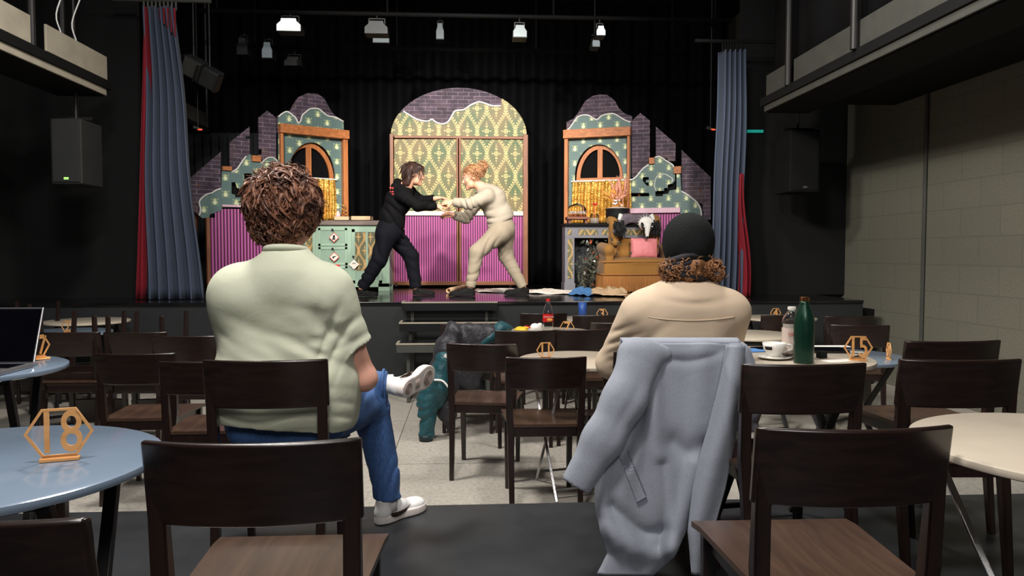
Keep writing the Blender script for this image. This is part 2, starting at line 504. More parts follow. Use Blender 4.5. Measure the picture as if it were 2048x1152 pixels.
def brick_mat():
    m, nt, b = newmat('painted_brick'); x, y, z = xyz(nt)
    cx = nt.nodes.new('ShaderNodeCombineXYZ'); nt.links.new(x.v, cx.inputs[0]); nt.links.new(z.v, cx.inputs[1])
    br = nt.nodes.new('ShaderNodeTexBrick'); nt.links.new(cx.outputs[0], br.inputs['Vector'])
    br.inputs['Scale'].default_value = 1; br.inputs['Brick Width'].default_value = .15; br.inputs['Row Height'].default_value = .052
    br.inputs['Mortar Size'].default_value = .0035; br.inputs['Mortar Smooth'].default_value = .3; br.inputs['Bias'].default_value = -.1
    n = noise(nt, coords(nt), 9, 5); n2 = noise(nt, coords(nt), 2, 3)
    br.inputs['Color1'].default_value = col(92,74,92); br.inputs['Color2'].default_value = col(58,46,62); br.inputs['Mortar'].default_value = col(150,132,142)
    c = mix(nt, ramp(nt, n, .4, .75), br.outputs[0], col(46,38,50)); c = mix(nt, ramp(nt, n2, .55, .8), c, col(112,88,84))
    nt.links.new(c, b.inputs['Base Color']); b.inputs['Roughness'].default_value = .7; bump(nt, b, br.outputs['Fac'], -.2, .003); return m
def stripe_mat():
    m, nt, b = newmat('pink_pinstripe'); x, y, z = xyz(nt)
    f = (x/.0325).frac(); n = noise(nt, coords(nt), 3, 3)
    c = mix(nt, f.lt(.46), mix(nt, n, col(206,96,172), col(188,84,160)), col(84,24,62)); c = mix(nt, f.gt(.88), c, col(226,140,200))
    nt.links.new(c, b.inputs['Base Color']); b.inputs['Roughness'].default_value = .45
    bump(nt, b, ((x/.0325)*2*PI).sin(), .4, .006); return m
def block_mat(name, c1, c2, mort):
    m, nt, b = newmat(name); x, y, z = xyz(nt)
    cx = nt.nodes.new('ShaderNodeCombineXYZ'); nt.links.new((x+y).v, cx.inputs[0]); nt.links.new(z.v, cx.inputs[1])
    br = nt.nodes.new('ShaderNodeTexBrick'); nt.links.new(cx.outputs[0], br.inputs['Vector'])
    br.inputs['Scale'].default_value = 1; br.inputs['Brick Width'].default_value = .5; br.inputs['Row Height'].default_value = .25
    br.inputs['Mortar Size'].default_value = .006; br.inputs['Color1'].default_value = c1; br.inputs['Color2'].default_value = c2; br.inputs['Mortar'].default_value = mort
    n = noise(nt, coords(nt), 60, 4); c = mix(nt, ramp(nt, n, .35, .7), br.outputs[0], tuple(q*.75 for q in c1[:3])+(1,))
    nt.links.new(c, b.inputs['Base Color']); b.inputs['Roughness'].default_value = .85; bump(nt, b, br.outputs['Fac'], -.4, .006); return m
def concrete_mat():
    m, nt, b = newmat('concrete_floor'); co = coords(nt); x, y, z = xyz(nt)
    n = noise(nt, co, 1.3, 6); n2 = noise(nt, co, 40, 4)
    c = mix(nt, ramp(nt, n, .3, .7), col(164,158,148), col(184,178,168)); c = mix(nt, ramp(nt, n2, .45, .8), c, col(136,130,120))
    jl = (((y+.2)/1.25).frac()-.5).abs().gt(.4965).mx((((x+.5)/2.5).frac()-.5).abs().gt(.4985))
    c = mix(nt, jl, c, col(110,104,96))
    nt.links.new(c, b.inputs['Base Color']); b.inputs['Roughness'].default_value = .55; bump(nt, b, n2, .08, .002); return m
def hairmat(name, dark, light, st=(30, 30, 8)):
    m, nt, b = newmat(name); co = coords(nt)
    n = noise(nt, coords(nt, st), 3, 4); n2 = noise(nt, co, 14, 2)
    c = mix(nt, ramp(nt, n, .35, .65), dark, light); c = mix(nt, ramp(nt, n2, .5, .8), c, dark)
    nt.links.new(c, b.inputs['Base Color']); b.inputs['Roughness'].default_value = .42; b.inputs['Specular IOR Level'].default_value = .35; return m
def denim_mat(name, a, c_):
    m, nt, b = newmat(name); n = noise(nt, coords(nt), 5, 5); n2 = noise(nt, coords(nt, (400, 400, 40)), 1, 2)
    c = mix(nt, ramp(nt, n, .3, .7), a, c_); c = mix(nt, ramp(nt, n2, .3, .9), c, tuple(min(1, q*1.5) for q in c_[:3])+(1,))
    nt.links.new(c, b.inputs['Base Color']); b.inputs['Roughness'].default_value = .8; bump(nt, b, noise(nt, coords(nt), 22, 4), .35, .008); return m
def fabricmat(name, c, var=.06, wr=.25, wscale=16, wd=.01, speck=0, sheen=.15, rough=.85):
    sheen *= .25; dark = max(c[:3]) < .02
    m, nt, b = newmat(name); co = coords(nt)
    n = noise(nt, co, 4, 4); cc = mix(nt, n, tuple(q*(1-var) for q in c[:3])+(1,), tuple(min(1, q*(1+var)) for q in c[:3])+(1,))
    if speck: cc = mix(nt, ramp(nt, noise(nt, co, 260, 2), .5, .75), cc, tuple(q*(1-speck) for q in c[:3])+(1,))
    nt.links.new(cc, b.inputs['Base Color']); b.inputs['Roughness'].default_value = rough; b.inputs['Sheen Weight'].default_value = 0 if dark else sheen; b.inputs['Specular IOR Level'].default_value = .15 if dark else .4
    w = X(nt, noise(nt, co, wscale, 3, .5, .6))+X(nt, noise(nt, co, 300, 2))*.06
    bump(nt, b, w, wr, wd); return m
def sequin_mat():
    m, nt, b = newmat('gold_sequin_cloth'); v = nt.nodes.new('ShaderNodeTexVoronoi'); v.inputs['Scale'].default_value = 60
    nt.links.new(coords(nt), v.inputs['Vector'])
    n = noise(nt, coords(nt), 14, 4)
    nt.links.new(mix(nt, ramp(nt, n, .3, .7), col(178,120,40), col(240,196,100)), b.inputs['Base Color'])
    b.inputs['Metallic'].default_value = .55; b.inputs['Roughness'].default_value = .35; bump(nt, b, v.outputs['Distance'], .6, .01); return m
def glass_mat(name, c=(1,1,1,1), rough=.02):
    m, nt, b = newmat(name); b.inputs['Base Color'].default_value = c; b.inputs['Transmission Weight'].default_value = 1
    b.inputs['Roughness'].default_value = rough; b.inputs['IOR'].default_value = 1.3; return m
M = {}
M['chair'] = woodmat('dark_chair_wood', col(25,16,14), col(38,25,21), .3, 'z')
M['chairback'] = woodmat('dark_backrest_wood', col(25,16,14), col(40,26,22), .27, 'x')
M['seat'] = woodmat('brown_seat_wood', col(62,45,36), col(80,59,47), .3, 'y')
M['orange_wood'] = woodmat('orange_stained_wood', col(164,96,50), col(204,128,72), .5, 'z', 1, .05)
M['orange_wood_h'] = woodmat('orange_stained_rail', col(164,96,50), col(204,128,72), .5, 'x', 1, .05)
M['brown_wood'] = woodmat('brown_frame_wood', col(126,78,52), col(156,100,68), .5, 'z', 1, .05)
M['brown_wood_h'] = woodmat('brown_rail_wood', col(126,78,52), col(156,100,68), .5, 'x', 1, .05)
M['counter'] = woodmat('grey_brown_counter', col(92,78,74), col(116,100,92), .5, 'x', 1, .05)
M['tray'] = woodmat('red_brown_tray', col(96,52,40), col(130,76,56), .5, 'x', 1, .05)
M['laser'] = woodmat('laser_cut_plywood', col(206,146,84), col(226,168,106), .5, 'x', 1, .05)
M['kraft'] = pm('kraft_paper', col(206,176,140), .75, bmp=.2)
M['paper'] = pm('white_paper', col(222,214,204), .7, bmp=.15, bscale=14, bdist=.01)
M['beetle'] = beetle_mat(); M['damask'] = damask_mat(); M['vine'] = damask_mat('gold_vine_panel', .15, .34, (78,82,56), (96,92,60), (212,164,98)); M['brick'] = brick_mat(); M['stripe'] = stripe_mat()
M['tear'] = pm('torn_white_edge', col(226,226,222), .7)
M['rail_pink'] = pm('pale_pink_rail', col(226,188,206), .5)
M['rail_white'] = pm('white_rail', col(226,214,210), .5)
M['floor'] = concrete_mat()
M['riser'] = pm('black_riser_board', col(46,48,51), .38, var=.3, scale=3, bmp=.12, bscale=90)
M['riser_edge'] = pm('riser_metal_edge', col(34,34,36), .4, .5)
M['stage'] = pm('glossy_black_stage', col(22,21,23), .13, var=.3, scale=5, bmp=.04, bscale=30, spec=.6)
M['stage_front'] = pm('dark_grey_stage_front', col(32,35,37), .6, var=.1)
M['black'] = pm('black_paint', col(11,11,12), .8, spec=.25)
M['blackwall'] = pm('black_wall_paint', col(7,7,8), .9, var=.2)
M['ceil'] = pm('black_ceiling', col(8,8,10), .9)
M['drape'] = fabricmat('black_molton_drape', col(9,9,11), .2, .1)
M['drape_grey'] = fabricmat('dark_grey_drape', col(52,55,58), .2, .1)
M['curtain'] = fabricmat('slate_blue_curtain', col(74,84,104), .12, .1)
M['curtain_red'] = fabricmat('crimson_curtain', col(130,18,34), .12, .1)
M['block'] = block_mat('grey_block_wall', col(116,114,101), col(111,109,97), col(98,96,86))
M['duct'] = pm('cream_sheet_metal', col(168,160,142), .6, bmp=.05)
M['duct_grey'] = pm('dusty_grey_metal', col(66,66,61), .6, bmp=.05)
M['steel_dark'] = pm('dark_steel', col(36,34,34), .5, .3)
M['chrome'] = pm('chrome', col(190,190,190), .2, 1)
M['iron'] = pm('grey_lamp_metal', col(60,62,64), .5, .4)
M['speaker'] = pm('charcoal_speaker', col(38,39,38), .7, bmp=.4, bscale=400)
M['sage'] = pm('sage_green_paint', col(142,168,148), .5, var=.06)
M['sage_d'] = pm('darker_sage_panel', col(128,154,136), .5, var=.06)
M['fire'] = pm('grey_mantel_paint', col(108,108,116), .55, var=.08)
M['mustard'] = fabricmat('mustard_velour', col(148,104,46), .14, .2, 40, .004, .12, .5)
M['fringe'] = fabricmat('mustard_fringe', col(160,108,56), .2, .3, 60, .004, .2, .3)
M['pinkcush'] = fabricmat('pink_satin', col(226,136,142), .05, .5, 14, .02, 0, .4, .55)
M['fur'] = pm('grey_fur', col(104,94,104), .9, var=.25, scale=20, bmp=.8, bscale=70, bdist=.01)
M['furblack'] = pm('black_fur', col(24,23,26), .8, var=.4, scale=20, bmp=.8, bscale=70, bdist=.01)
M['furwhite'] = pm('white_fur', col(232,230,226), .8, var=.06, bmp=.5, bscale=70, bdist=.006)
M['skin'] = pm('skin', col(230,172,150), .5, var=.07, scale=9, bmp=.05, bscale=200, sss=.12)
M['skin2'] = pm('stage_skin', col(214,160,132), .5, var=.07, scale=9, bmp=.05, sss=.1)
M['eye'] = pm('eye_white', col(230,228,222), .2, bmp=0)
M['iris'] = pm('dark_iris', col(40,30,24), .2, bmp=0)
M['lip'] = pm('lip', col(170,92,86), .45)
M['mouth'] = pm('mouth_inside', col(70,24,24), .5)
M['shirt'] = fabricmat('pale_sage_cotton', col(198,201,178), .03, .22, 18, .008)
M['denim'] = denim_mat('blue_denim', col(38,62,104), col(62,96,146))
M['white_leather'] = pm('white_leather', col(226,224,222), .45, var=.04)
M['sole'] = pm('white_rubber', col(222,212,206), .55, var=.04)
M['sole_pink'] = pm('outsole_grooves', col(176,158,150), .6)
M['tan'] = fabricmat('tan_twill', col(206,184,158), .03, .16, 12, .008)
M['knit'] = fabricmat('charcoal_knit', col(27,30,29), .15, .5, 90, .004, .35, .5)
M['scarf'] = fabricmat('dark_scarf', col(50,46,50), .12, .4, 30, .01)
M['coat'] = fabricmat('light_grey_wool', col(148,153,164), .06, .2, 14, .01, .22, .3)
M['coat_seam'] = fabricmat('grey_wool_seam', col(112,116,126), .06, .2, 14, .01)
M['darkcloth'] = fabricmat('black_cotton', col(7,7,9), .15, .3, 18, .01)
M['navycloth'] = fabricmat('dark_navy_trousers', col(11,12,20), .15, .3, 18, .01)
M['sweat'] = fabricmat('cream_sweat_cotton', col(164,154,138), .04, .3, 20, .01)
M['sweatpants'] = fabricmat('beige_jogger_cotton', col(146,134,116), .05, .3, 20, .01)
M['hair'] = hairmat('curly_brown_hair', col(58,34,26), col(150,102,78), (9,9,9))
M['hair_dark'] = hairmat('dark_brown_hair', col(34,24,22), col(74,50,42))
M['hair_blond'] = hairmat('ginger_blond_hair', col(120,72,46), col(222,172,124))
M['hair_curl'] = hairmat('light_brown_curls', col(96,60,38), col(186,134,90))
M['tbl_blue'] = pm('grey_blue_tabletop', col(116,132,150), .16, var=.05, bmp=.02, coat=.4)
M['tbl_beige'] = pm('beige_tabletop', col(196,184,166), .25, var=.05, bmp=.02, coat=.2)
M['coffee'] = pm('coffee', col(50,28,18), .2)
M['ceramic'] = pm('white_ceramic', col(226,222,214), .2, var=.03, bmp=0)
M['green_bottle'] = pm('dark_green_steel', col(20,58,44), .3, .4, var=.2, bmp=.05)
M['copper'] = pm('copper_cap', col(190,130,90), .25, 1)
M['glass'] = glass_mat('clear_glass'); M['plastic'] = glass_mat('clear_plastic', (.92,.95,.95,1), .05)
M['milky'] = pm('pale_drink', col(214,196,184), .4)
M['red'] = pm('red_plastic', col(206,34,34), .4)
M['redprint'] = pm('red_print', col(208,70,66), .5); M['whiteprint'] = pm('white_print', col(230,226,220), .6)
M['blueplastic'] = pm('blue_plastic', col(44,84,160), .45)
M['yellow'] = pm('yellow_plastic_bag', col(226,190,50), .45, bmp=.5, bscale=20, bdist=.01)
M['bluecloth'] = fabricmat('blue_cloth', col(70,120,176), .1, .4, 14, .02)
M['screen'] = pm('black_glass_screen', col(8,8,14), .08, bmp=0)
M['alu'] = pm('aluminium', col(168,168,170), .3, .9)
M['leafred'] = pm('autumn_leaf', col(170,76,40), .6); M['twig'] = pm('dark_twigs', col(52,46,40), .8); M['leafdark'] = pm('dark_foliage', col(64,66,54), .7, var=.4)
M['pampas'] = pm('pink_pampas', col(222,158,134), .8, var=.25, scale=20); M['wheat'] = pm('golden_dried_stalks', col(224,156,72), .8, var=.2)
M['cauldron'] = pm('cast_iron', col(30,30,32), .45, .3)
M['cake'] = pm('caramel_cake', col(176,104,54), .7, bmp=.6, bscale=50); M['icing'] = pm('white_icing', col(238,224,212), .6)
M['puffer'] = fabricmat('black_puffer', col(46,45,50), .15, .5, 26, .02, 0, .2, .5)
M['teal'] = fabricmat('teal_puffer', col(28,74,82), .2, .5, 26, .02, 0, .2, .45)
M['tealdark'] = fabricmat('dark_teal_lining', col(16,40,42), .2, .5, 26, .02, 0, .2, .5)
M['hotlamp'] = emis('lit_lamp_face', (1, .96, .88, 1), 9)
M['warmlamp'] = emis('dim_lamp_face', (.85, .88, 1, 1), 1.6)
M['gel'] = emis('faint_gel', (.25, .3, .32, 1), .25)
M['led_green'] = emis('green_led', (.4, .9, .2, 1), .8); M['led_red'] = emis('red_led', (1, .12, .05, 1), .8)
M['teal_led'] = emis('teal_strip', (.02, .5, .4, 1), .3)
# ------------------------------------------------------------ the room
SZ = .88; SY = 7.4; RZ = .17; RY = 3.5; CEIL = 5.2; WL = -4.7; WR = 4.35
def struct(name, mb, m, **k):
    o = mb.build(name, m, None, **k); o['kind'] = 'structure'; return o
struct('floor', MB().bb(WL-.1, WR+.1, -3.2, 13.2, -.1, 0), M['floor'])
struct('riser_platform', MB().bb(WL, WR, -3.1, RY, .0, RZ, .004), M['riser'])
struct('stage_platform', MB().bb(WL, 4.02, SY, 13, 0, SZ-.03), M['stage_front'])
struct('stage_floor', MB().bb(WL, 4.02, SY-.02, 13, SZ-.03, SZ, .006), M['stage'])
e = P(1745, 620, SY)
struct('stage_side_step', MB().bb(4.02, 4.2, SY+.1, 9.2, 0, .78), M['black'])
struct('ceiling', MB().bb(WL-.1, WR+.1, -3.2, 13.2, CEIL, CEIL+.1), M['ceil'])
struct('wall_left', MB().bb(WL-.1, WL, -3.2, 13.2, 0, CEIL), M['blackwall'])
struct('wall_right', MB().bb(WR, WR+.1, -3.2, 13.2, 0, CEIL), M['block'])
struct('wall_back', MB().bb(WL, WR, 13, 13.1, 0, CEIL), M['blackwall'])
struct('wall_rear', MB().bb(WL, WR, -3.2, -3.1, 0, CEIL), M['blackwall'])
struct('wall_stage_right', MB().bb(3.1, WR, 8.42, 8.5, SZ, CEIL), M['blackwall'])
struct('wall_stage_left', MB().bb(WL, -3.5, 8.3, 8.38, SZ, CEIL), M['blackwall'])
struct('trim_1', MB().tube([V(WR-.02, 6.9, 0), V(WR-.02, 6.9, CEIL)], .018, 8), M['duct_grey'])   # thin pipe / joint on the block wall
# a black drape on a track hangs along the upper end of the right wall
# black backdrop with folds
def drape(name, x0, x1, y, z0, z1, m, amp=.06, n=14, label=None, cat='curtain', flare=0, th=.01, seed=0, parent=None, nu=None, col2=None):
    w = wav(seed+3, .7)
    def f(u, v):
        x = lerp(x0, x1, u)+flare*(1-v)*(u-.5)
        ph = u*n*2*PI+.8*math.sin(3.1*u+v*1.3+seed)
        return V(x, y+amp*(.7+.3*(1-v))*math.sin(ph)+.02*w(x, y, v*2), lerp(z0, z1, v))
    mb = MB().sheet(f, nu or int(n*10), 14, th)
    o = mb.build(name, m, parent, smooth=True)
    if label: tag(o, label, cat)
    return o
drape('backdrop_drape', WL+.05, WR-.4, 11.6, SZ+.01, CEIL-.05, M['drape'], .07, 30, 'wide black backdrop drape hanging behind the whole stage set', 'curtain')
d0 = P(360, 265, 11.0); d1 = P(560, 265, 11.0)
drape('masking_drape', d0.x, d1.x-.3, 11.0, SZ+.01, d0.z, M['drape_grey'], .04, 9, 'charcoal pleated masking drape behind the left broken wall', 'curtain', seed=4)
# side stage curtains
def stage_curtain(name, Y, tl, tr, bl, br, ztop, label, red_left, n, seed):
    t = thing(name, label, 'curtain', (P((bl+br)/2, 585, Y).x, Y, SZ))
    w = wav(seed, .8)
    A, B, C_, D = P(tl, 30, Y).x, P(tr, 30, Y).x, P(bl, 580, Y).x, P(br, 580, Y).x
    def f(u, v):
        x = lerp(lerp(C_, A, v), lerp(D, B, v), u)
        return V(x, Y+(.075)*math.sin(u*n*2*PI+.9*math.sin(4*u+1.2*v))+.05*w(x, Y, v*2), lerp(SZ+.006, ztop, v))
    MB().sheet(f, n*14, 26, .012).build('fabric', M['curtain'], t, smooth=True)
    def g(u, v):
        if red_left:
            x = lerp(C_, A, v)-lerp(.10, .01, v**.8)*(1-u)+.01; wd = 0
            x += .07*u*v
            return V(x, Y-.03+.05*math.sin(u*7+v), lerp(SZ+.006, ztop, v))
        hh = lerp(SZ+.006, lerp(SZ, ztop, .5), v)
        x = lerp(D, B, v*.5)-.05+lerp(.13, .02, v)*u+.02*math.sin(v*6)
        return V(x, Y-.04+.05*math.sin(u*9+v*2), hh)
    MB().sheet(g, 16, 20, .01).build('red_lining', M['curtain_red'], t, smooth=True)
    mb = MB()
    for k in range(9):
        x = lerp(A, B, k/8); mb.cyl((x, Y, ztop-.01), (x, Y, ztop+.08), .012, sides=8)
    mb.cyl((A-.3, Y, ztop+.09), (B+.35, Y, ztop+.09), .02, sides=10)
    mb.build('curtain_track', M['duct_grey'] if red_left else M['black'], t)
    return t
zt = P(300, 18, 7.95).z
stage_curtain('stage_curtain', 7.95, 288, 352, 292, 412, zt, 'tall slate blue stage curtain with crimson edge at the left of the stage', True, 6, 5)
stage_curtain('stage_curtain', 8.0, 1446, 1490, 1424, 1484, zt-.30, 'slate blue stage curtain with dark red lining at the right of the stage', False, 5, 8)
# crimson top pleats of the left curtain
t = [o for o in C.objects if o.name == 'stage_curtain'][0]
mb = MB()
for k in range(5):
    x = P(324+k*7, 20, 7.9).x; mb.tube([V(x, 7.86, zt-.02), V(x+.005, 7.85, zt-.14-.04*k)], [.022, .012], 8, flat=.5)
mb.build('red_heading', M['curtain_red'], t)
# ------------------------------------------------------------ steps in front of the stage
t = thing('stage_steps', 'black three-tread steps with pale edges leading up to the stage', 'steps', (P(895, 700, 7.0).x, 7.0, 0))
for (y0, y1, xl, xr, Y, edge) in ((604, 621, 804, 995, 7.28, 0), (645, 662, 799, 997, 7.0, 1), (687, 704, 793, 999, 6.74, 2)):
    a = P(xl, y0, Y); b = P(xr, y1, Y)
    tr = MB().bb(a.x, b.x, Y, Y+.27, a.z-.02, a.z-.0, .002).build('tread', M['stage'], t)
    MB().bb(a.x, b.x, Y-.012, Y, b.z, a.z, .002).build('riser_strip', M['riser_edge'] if edge < 2 else M['duct_grey'], t)
    MB().bb(a.x, b.x, Y-.016, Y-.010, a.z-.012, a.z+.003).bb(a.x-.004, a.x+.02, Y-.015, Y+.2, a.z-.012, a.z+.003).build('edge_strip', M['duct'], t)
for x in (P(820, 700, 7).x, P(975, 700, 7).x):
    mb = MB(); mb.bar((x, 6.8, 0), (x, 6.8, .40), .03, .03).bar((x, 7.06, 0), (x, 7.06, .62), .03, .03).bar((x, 7.34, 0), (x, 7.34, .8), .03, .03)
    mb.bar((x, 6.8, .03), (x, 7.36, .03), .03, .03)
    mb.build('steel_frame', M['duct_grey'], t)
# ------------------------------------------------------------ planes of the set
class Pl:
    def __init__(s, a, b):          # a,b: ground points (x,y) left to right
        s.O = V(a[0], a[1], 0); s.e = (V(b[0], b[1], 0)-s.O).normalized(); s.n = V(s.e.y, -s.e.x, 0)  # towards the audience
    def uv(s, q):
        d = ray(q[0], q[1]); k = (s.O-EYE).dot(s.n)/d.dot(s.n); p = EYE+d*k
        return ((p-s.O).dot(s.e), p.z)
    def pt(s, u, z, o=0): return s.O+s.e*u+V(0,0,z)+s.n*o
    def flat(s, name, polys, off, th, m, parent, px=True):
        cu = bpy.data.curves.new(name, 'CURVE'); cu.dimensions = '2D'; cu.fill_mode = 'BOTH'; cu.extrude = th/2
        for poly in polys:
            sp = cu.splines.new('POLY'); sp.points.add(len(poly)-1)
            for i, q in enumerate(poly):
                u, z = s.uv(q) if px else q
                sp.points[i].co = (u, max(z, SZ+.002), 0, 1)
            sp.use_cyclic_u = True
        o = bpy.data.objects.new(name, cu); me = bpy.data.meshes.new_from_object(o); bpy.data.objects.remove(o); me.materials.clear()
        Mx = Matrix(((s.e.x, 0, s.n.x, s.O.x), (s.e.y, 0, s.n.y, s.O.y), (0, 1, 0, 0), (0, 0, 0, 1)))
        me.transform(Mx @ Matrix.Translation((0, 0, off)))
        return link_mesh(name, me, m, parent, True, False)
    def box(s, mb, u0, u1, z0, z1, o0, o1, bev=.004):
        R = Matrix((s.e, s.n, V(0,0,1))).transposed()
        mb.box(s.pt((u0+u1)/2, (z0+z1)/2, (o0+o1)/2), (abs(u1-u0), abs(o1-o0), abs(z1-z0)), R, bev); return mb
    def pbox(s, mb, q0, q1, o0, o1, bev=.004):
        a = s.uv(q0); b = s.uv(q1); return s.box(mb, a[0], b[0], max(min(a[1], b[1]), SZ+.003), max(a[1], b[1]), o0, o1, bev)
    def line(s, mb, pts, off, r, sides=6):
        q = [s.uv(p) for p in pts]; mb.tube(smooth_path([s.pt(u, z, off) for u, z in q], 3), r, sides); return mb
def arcpts(cx, ybase, rx, ry, n=20, a0=PI, a1=0):
    return [(cx+rx*math.cos(lerp(a0, a1, k/n)), ybase-ry*math.sin(lerp(a0, a1, k/n))) for k in range(n+1)]
LW = Pl((-2.46, 9.78), (-1.68, 10.3)); RW = Pl((1.34, 10.3), (2.17, 9.98)); CW = Pl((-1, 10.5), (1, 10.5))
zl = lambda *p: [(380+x/2.506, 160+y/2.504) for x, y in p]
zr = lambda *p: [(1100+x/2.56, 170+y/2.56) for x, y in p]
zc = lambda *p: [(680+x/2.505, 160+y/2.504) for x, y in p]
def board_base(pl, mb, u0, u1):   # braces behind the flats so they stand
    for u in (u0, u1):
        mb.bar(pl.pt(u, SZ+.01, -.5), pl.pt(u, 2.2, -.06), .03, .05); mb.bar(pl.pt(u, SZ+.02, -.5), pl.pt(u, SZ+.02, -.05), .03, .04)
    return mb
# --- left window tower
def tower(pl, Z, label, d):
    o = pl.uv(d['base']); bp = pl.pt(o[0], SZ)
    t = thing('window_tower', label, 'stage flat', bp)
    pl.flat('brick_top', [d['brick']], -.02, .03, M['brick'], t)
    arch = arcpts(d['cx'], d['ys'], d['rx'], d['ry'], 24)
    hole = arch+[(d['cx']+d['rx'], d['yb']), (d['cx']-d['rx'], d['yb'])]
    body = [(d['l'], d['t']), (d['r'], d['t2']), (d['r'], 575), (d['l'], 575)]
    pl.flat('wallpaper', [body, hole], 0, .03, M['beetle'], t)
    pl.flat('upper_wallpaper', [d['paper']], .012, .02, M['beetle'], t)
    pl.line(MB(), d['paper'][:d['ntear']], .024, .011).build('torn_edge', M['tear'], t, smooth=True)
    # frame
    u0, z0 = pl.uv((d['l'], d['t'])); u1, z1 = pl.uv((d['r'], d['t2']))
    zt_ = (z0+z1)/2
    mb = MB(); pl.box(mb, u0, u0+d['wl'], SZ+.003, zt_-.10, .016, .09); pl.box(mb, u1-d['wr'], u1, SZ+.003, zt_-.10, .016, .09)
    mb.build('frame_post', M['orange_wood'], t)
    mb = MB(); pl.box(mb, u0-.01, u1+.01, zt_-.115, zt_, .016, .12); mb.build('frame_beam', M['orange_wood_h'], t)
    # window frame inside the arch
    fr = t
    mb = MB(); n = 24; uc = pl.uv((d['cx'], d['yb']))[0]; zs = pl.uv((d['cx'], d['ys']))[1]; zb = pl.uv((d['cx'], d['yb']))[1]
    ur = pl.uv((d['cx']+d['rx'], d['ys']))[0]-uc; zr_ = pl.uv((d['cx'], d['ys']-d['ry']))[1]-zs
    def ring(u, v):
        a = PI*(1-u); k = 1-.16*v
        return pl.pt(uc+ur*k*math.cos(a), zs+zr_*(1-.13*v)*math.sin(a), -.035)
    mb.sheet(ring, 28, 1, .03, side=pl.n*1.0)
    mb.build('arched_casing', M['orange_wood'], t)
    mb = MB(); pl.box(mb, uc-.035, uc+.035, zs-.02, zs+zr_-.02, -.07, -.03); mb.build('mullion', M['orange_wood'], t)
    mb = MB(); pl.box(mb, uc-ur, uc+ur, zs-.06, zs, -.07, -.02); mb.build('window_rail', M['orange_wood_h'], t)
    pl.flat('dark_backing', [arch], -.09, .006, M['drape'], t)
    board_base(pl, MB(), u0+.1, u1-.1).build('brace', M['brown_wood'], t)
    return t
left = dict(base=(622, 575), brick=zl((438,180),(470,165),(505,150),(520,120),(545,85),(590,65),(640,68),(672,90),(690,120),(705,150),(725,175),(768,205),(770,262),(438,262)),
    cx=621.5, ys=356, rx=48, ry=71, yb=462, l=556.5, r=690, t=250, t2=262,
    paper=zl((440,186),(462,168),(485,160),(515,180),(530,198),(540,218),(552,205),(560,178),(580,160),(600,146),(640,146),(665,165),(690,182),(725,188),(766,210),(768,262),(438,232)), ntear=15, wl=.035, wr=.065)
tw = tower(LW, zl, 'green beetle-print window tower with brick top on the left of the stage', left)
right = dict(base=(1198, 575), brick=zr((84,190),(120,172),(142,145),(160,115),(180,82),(215,57),(255,47),(295,52),(330,78),(350,115),(380,145),(420,160),(416,222),(84,242)),
    cx=1198.3, ys=355, rx=48.5, ry=66, yb=468, l=1131.5, r=1261.5, t=263, t2=255,
    paper=zr((86,238),(108,215),(128,185),(145,165),(170,156),(200,158),(240,180),(268,158),(320,148),(352,162),(385,182),(414,192),(413,222),(86,240)), ntear=12, wl=.05, wr=.035)
tower(RW, zr, 'green beetle-print window tower with brick top on the right of the stage', right)
# gold curtains in the windows
def gold(pl, x0, x1, y0, Yb, label):
    u0 = pl.uv((x0, y0))[0]; u1 = pl.uv((x1, y0))[0]; z1 = pl.uv(((x0+x1)/2, y0))[1]; z0 = pl.uv(((x0+x1)/2, Yb))[1]
    t = thing('gold_window_curtain', label, 'curtain', pl.pt((u0+u1)/2, z0, .06))
    w = wav(5, 2)
    def f(u, v):
        x = lerp(u0, u1, u)+.05*(1-v)*(u-.5)
        return pl.pt(x, lerp(z0, z1, v), .05+.022*math.sin(u*9*2*PI+math.sin(v*2+3*u))*(1.1-.6*v)+.01*w(x, 0, v*3))
    MB().sheet(f, 90, 16, .004).build('cloth', M['gold'], t, smooth=True)
    MB().tube([pl.pt(u0-.02, z1, .05), pl.pt(u1+.02, z1, .05)], .012, 8).build('curtain_rod', M['tear'], t)
M['gold'] = sequin_mat()
gold(LW, 576, 668, 357, 440, 'gold sequin half curtain in the left tower window')
gold(RW, 1147, 1262, 362, 446, 'gold sequin half curtain in the right tower window')
# --- broken walls beside the towers
t = thing('broken_wall', 'stepped broken wall flat of brick and beetle wallpaper, left of the left tower', 'stage flat', LW.pt(-.6, SZ))
for poly in (zl((8,487),(160,357),(160,600),(60,690),(10,640)), zl((205,310),(305,230),(305,280),(285,280),(285,292),(306,292),(306,420),(205,520)), zl((350,185),(393,150),(438,186),(438,450),(350,470),(350,372),(366,372),(366,345),(350,345))):
    LW.flat('brick_slab', [poly], -.06, .03, M['brick'], t)
LW.flat('dark_brick', [zl((160,500),(443,400),(443,640),(160,640))], -.1, .02, M['black'], t)
lp = zl((60,692),(45,680),(52,650),(45,612),(60,590),(85,572),(110,566),(130,552),(156,545),(160,456),(206,456),(207,462),(235,445),(258,412),(280,382),(304,372),(308,412),(350,410),(356,416),(380,395),(400,388),(425,394),(443,418),(443,640),(160,640),(150,660),(100,672),(95,690))
LW.flat('wallpaper', [lp, zl((270,468),(308,468),(308,488),(292,488),(292,500),(272,500)), zl((207,512),(225,512),(235,540),(262,555),(280,556),(276,588),(225,588),(225,575),(207,570))], 0, .02, M['beetle'], t)
LW.line(MB(), lp[1:9], .012, .011).build('torn_edge', M['tear'], t, smooth=True)
LW.line(MB(), lp[11:15], .012, .011).build('torn_edge', M['tear'], t, smooth=True)
LW.line(MB(), lp[17:23], .012, .008).build('torn_edge', M['tear'], t, smooth=True)
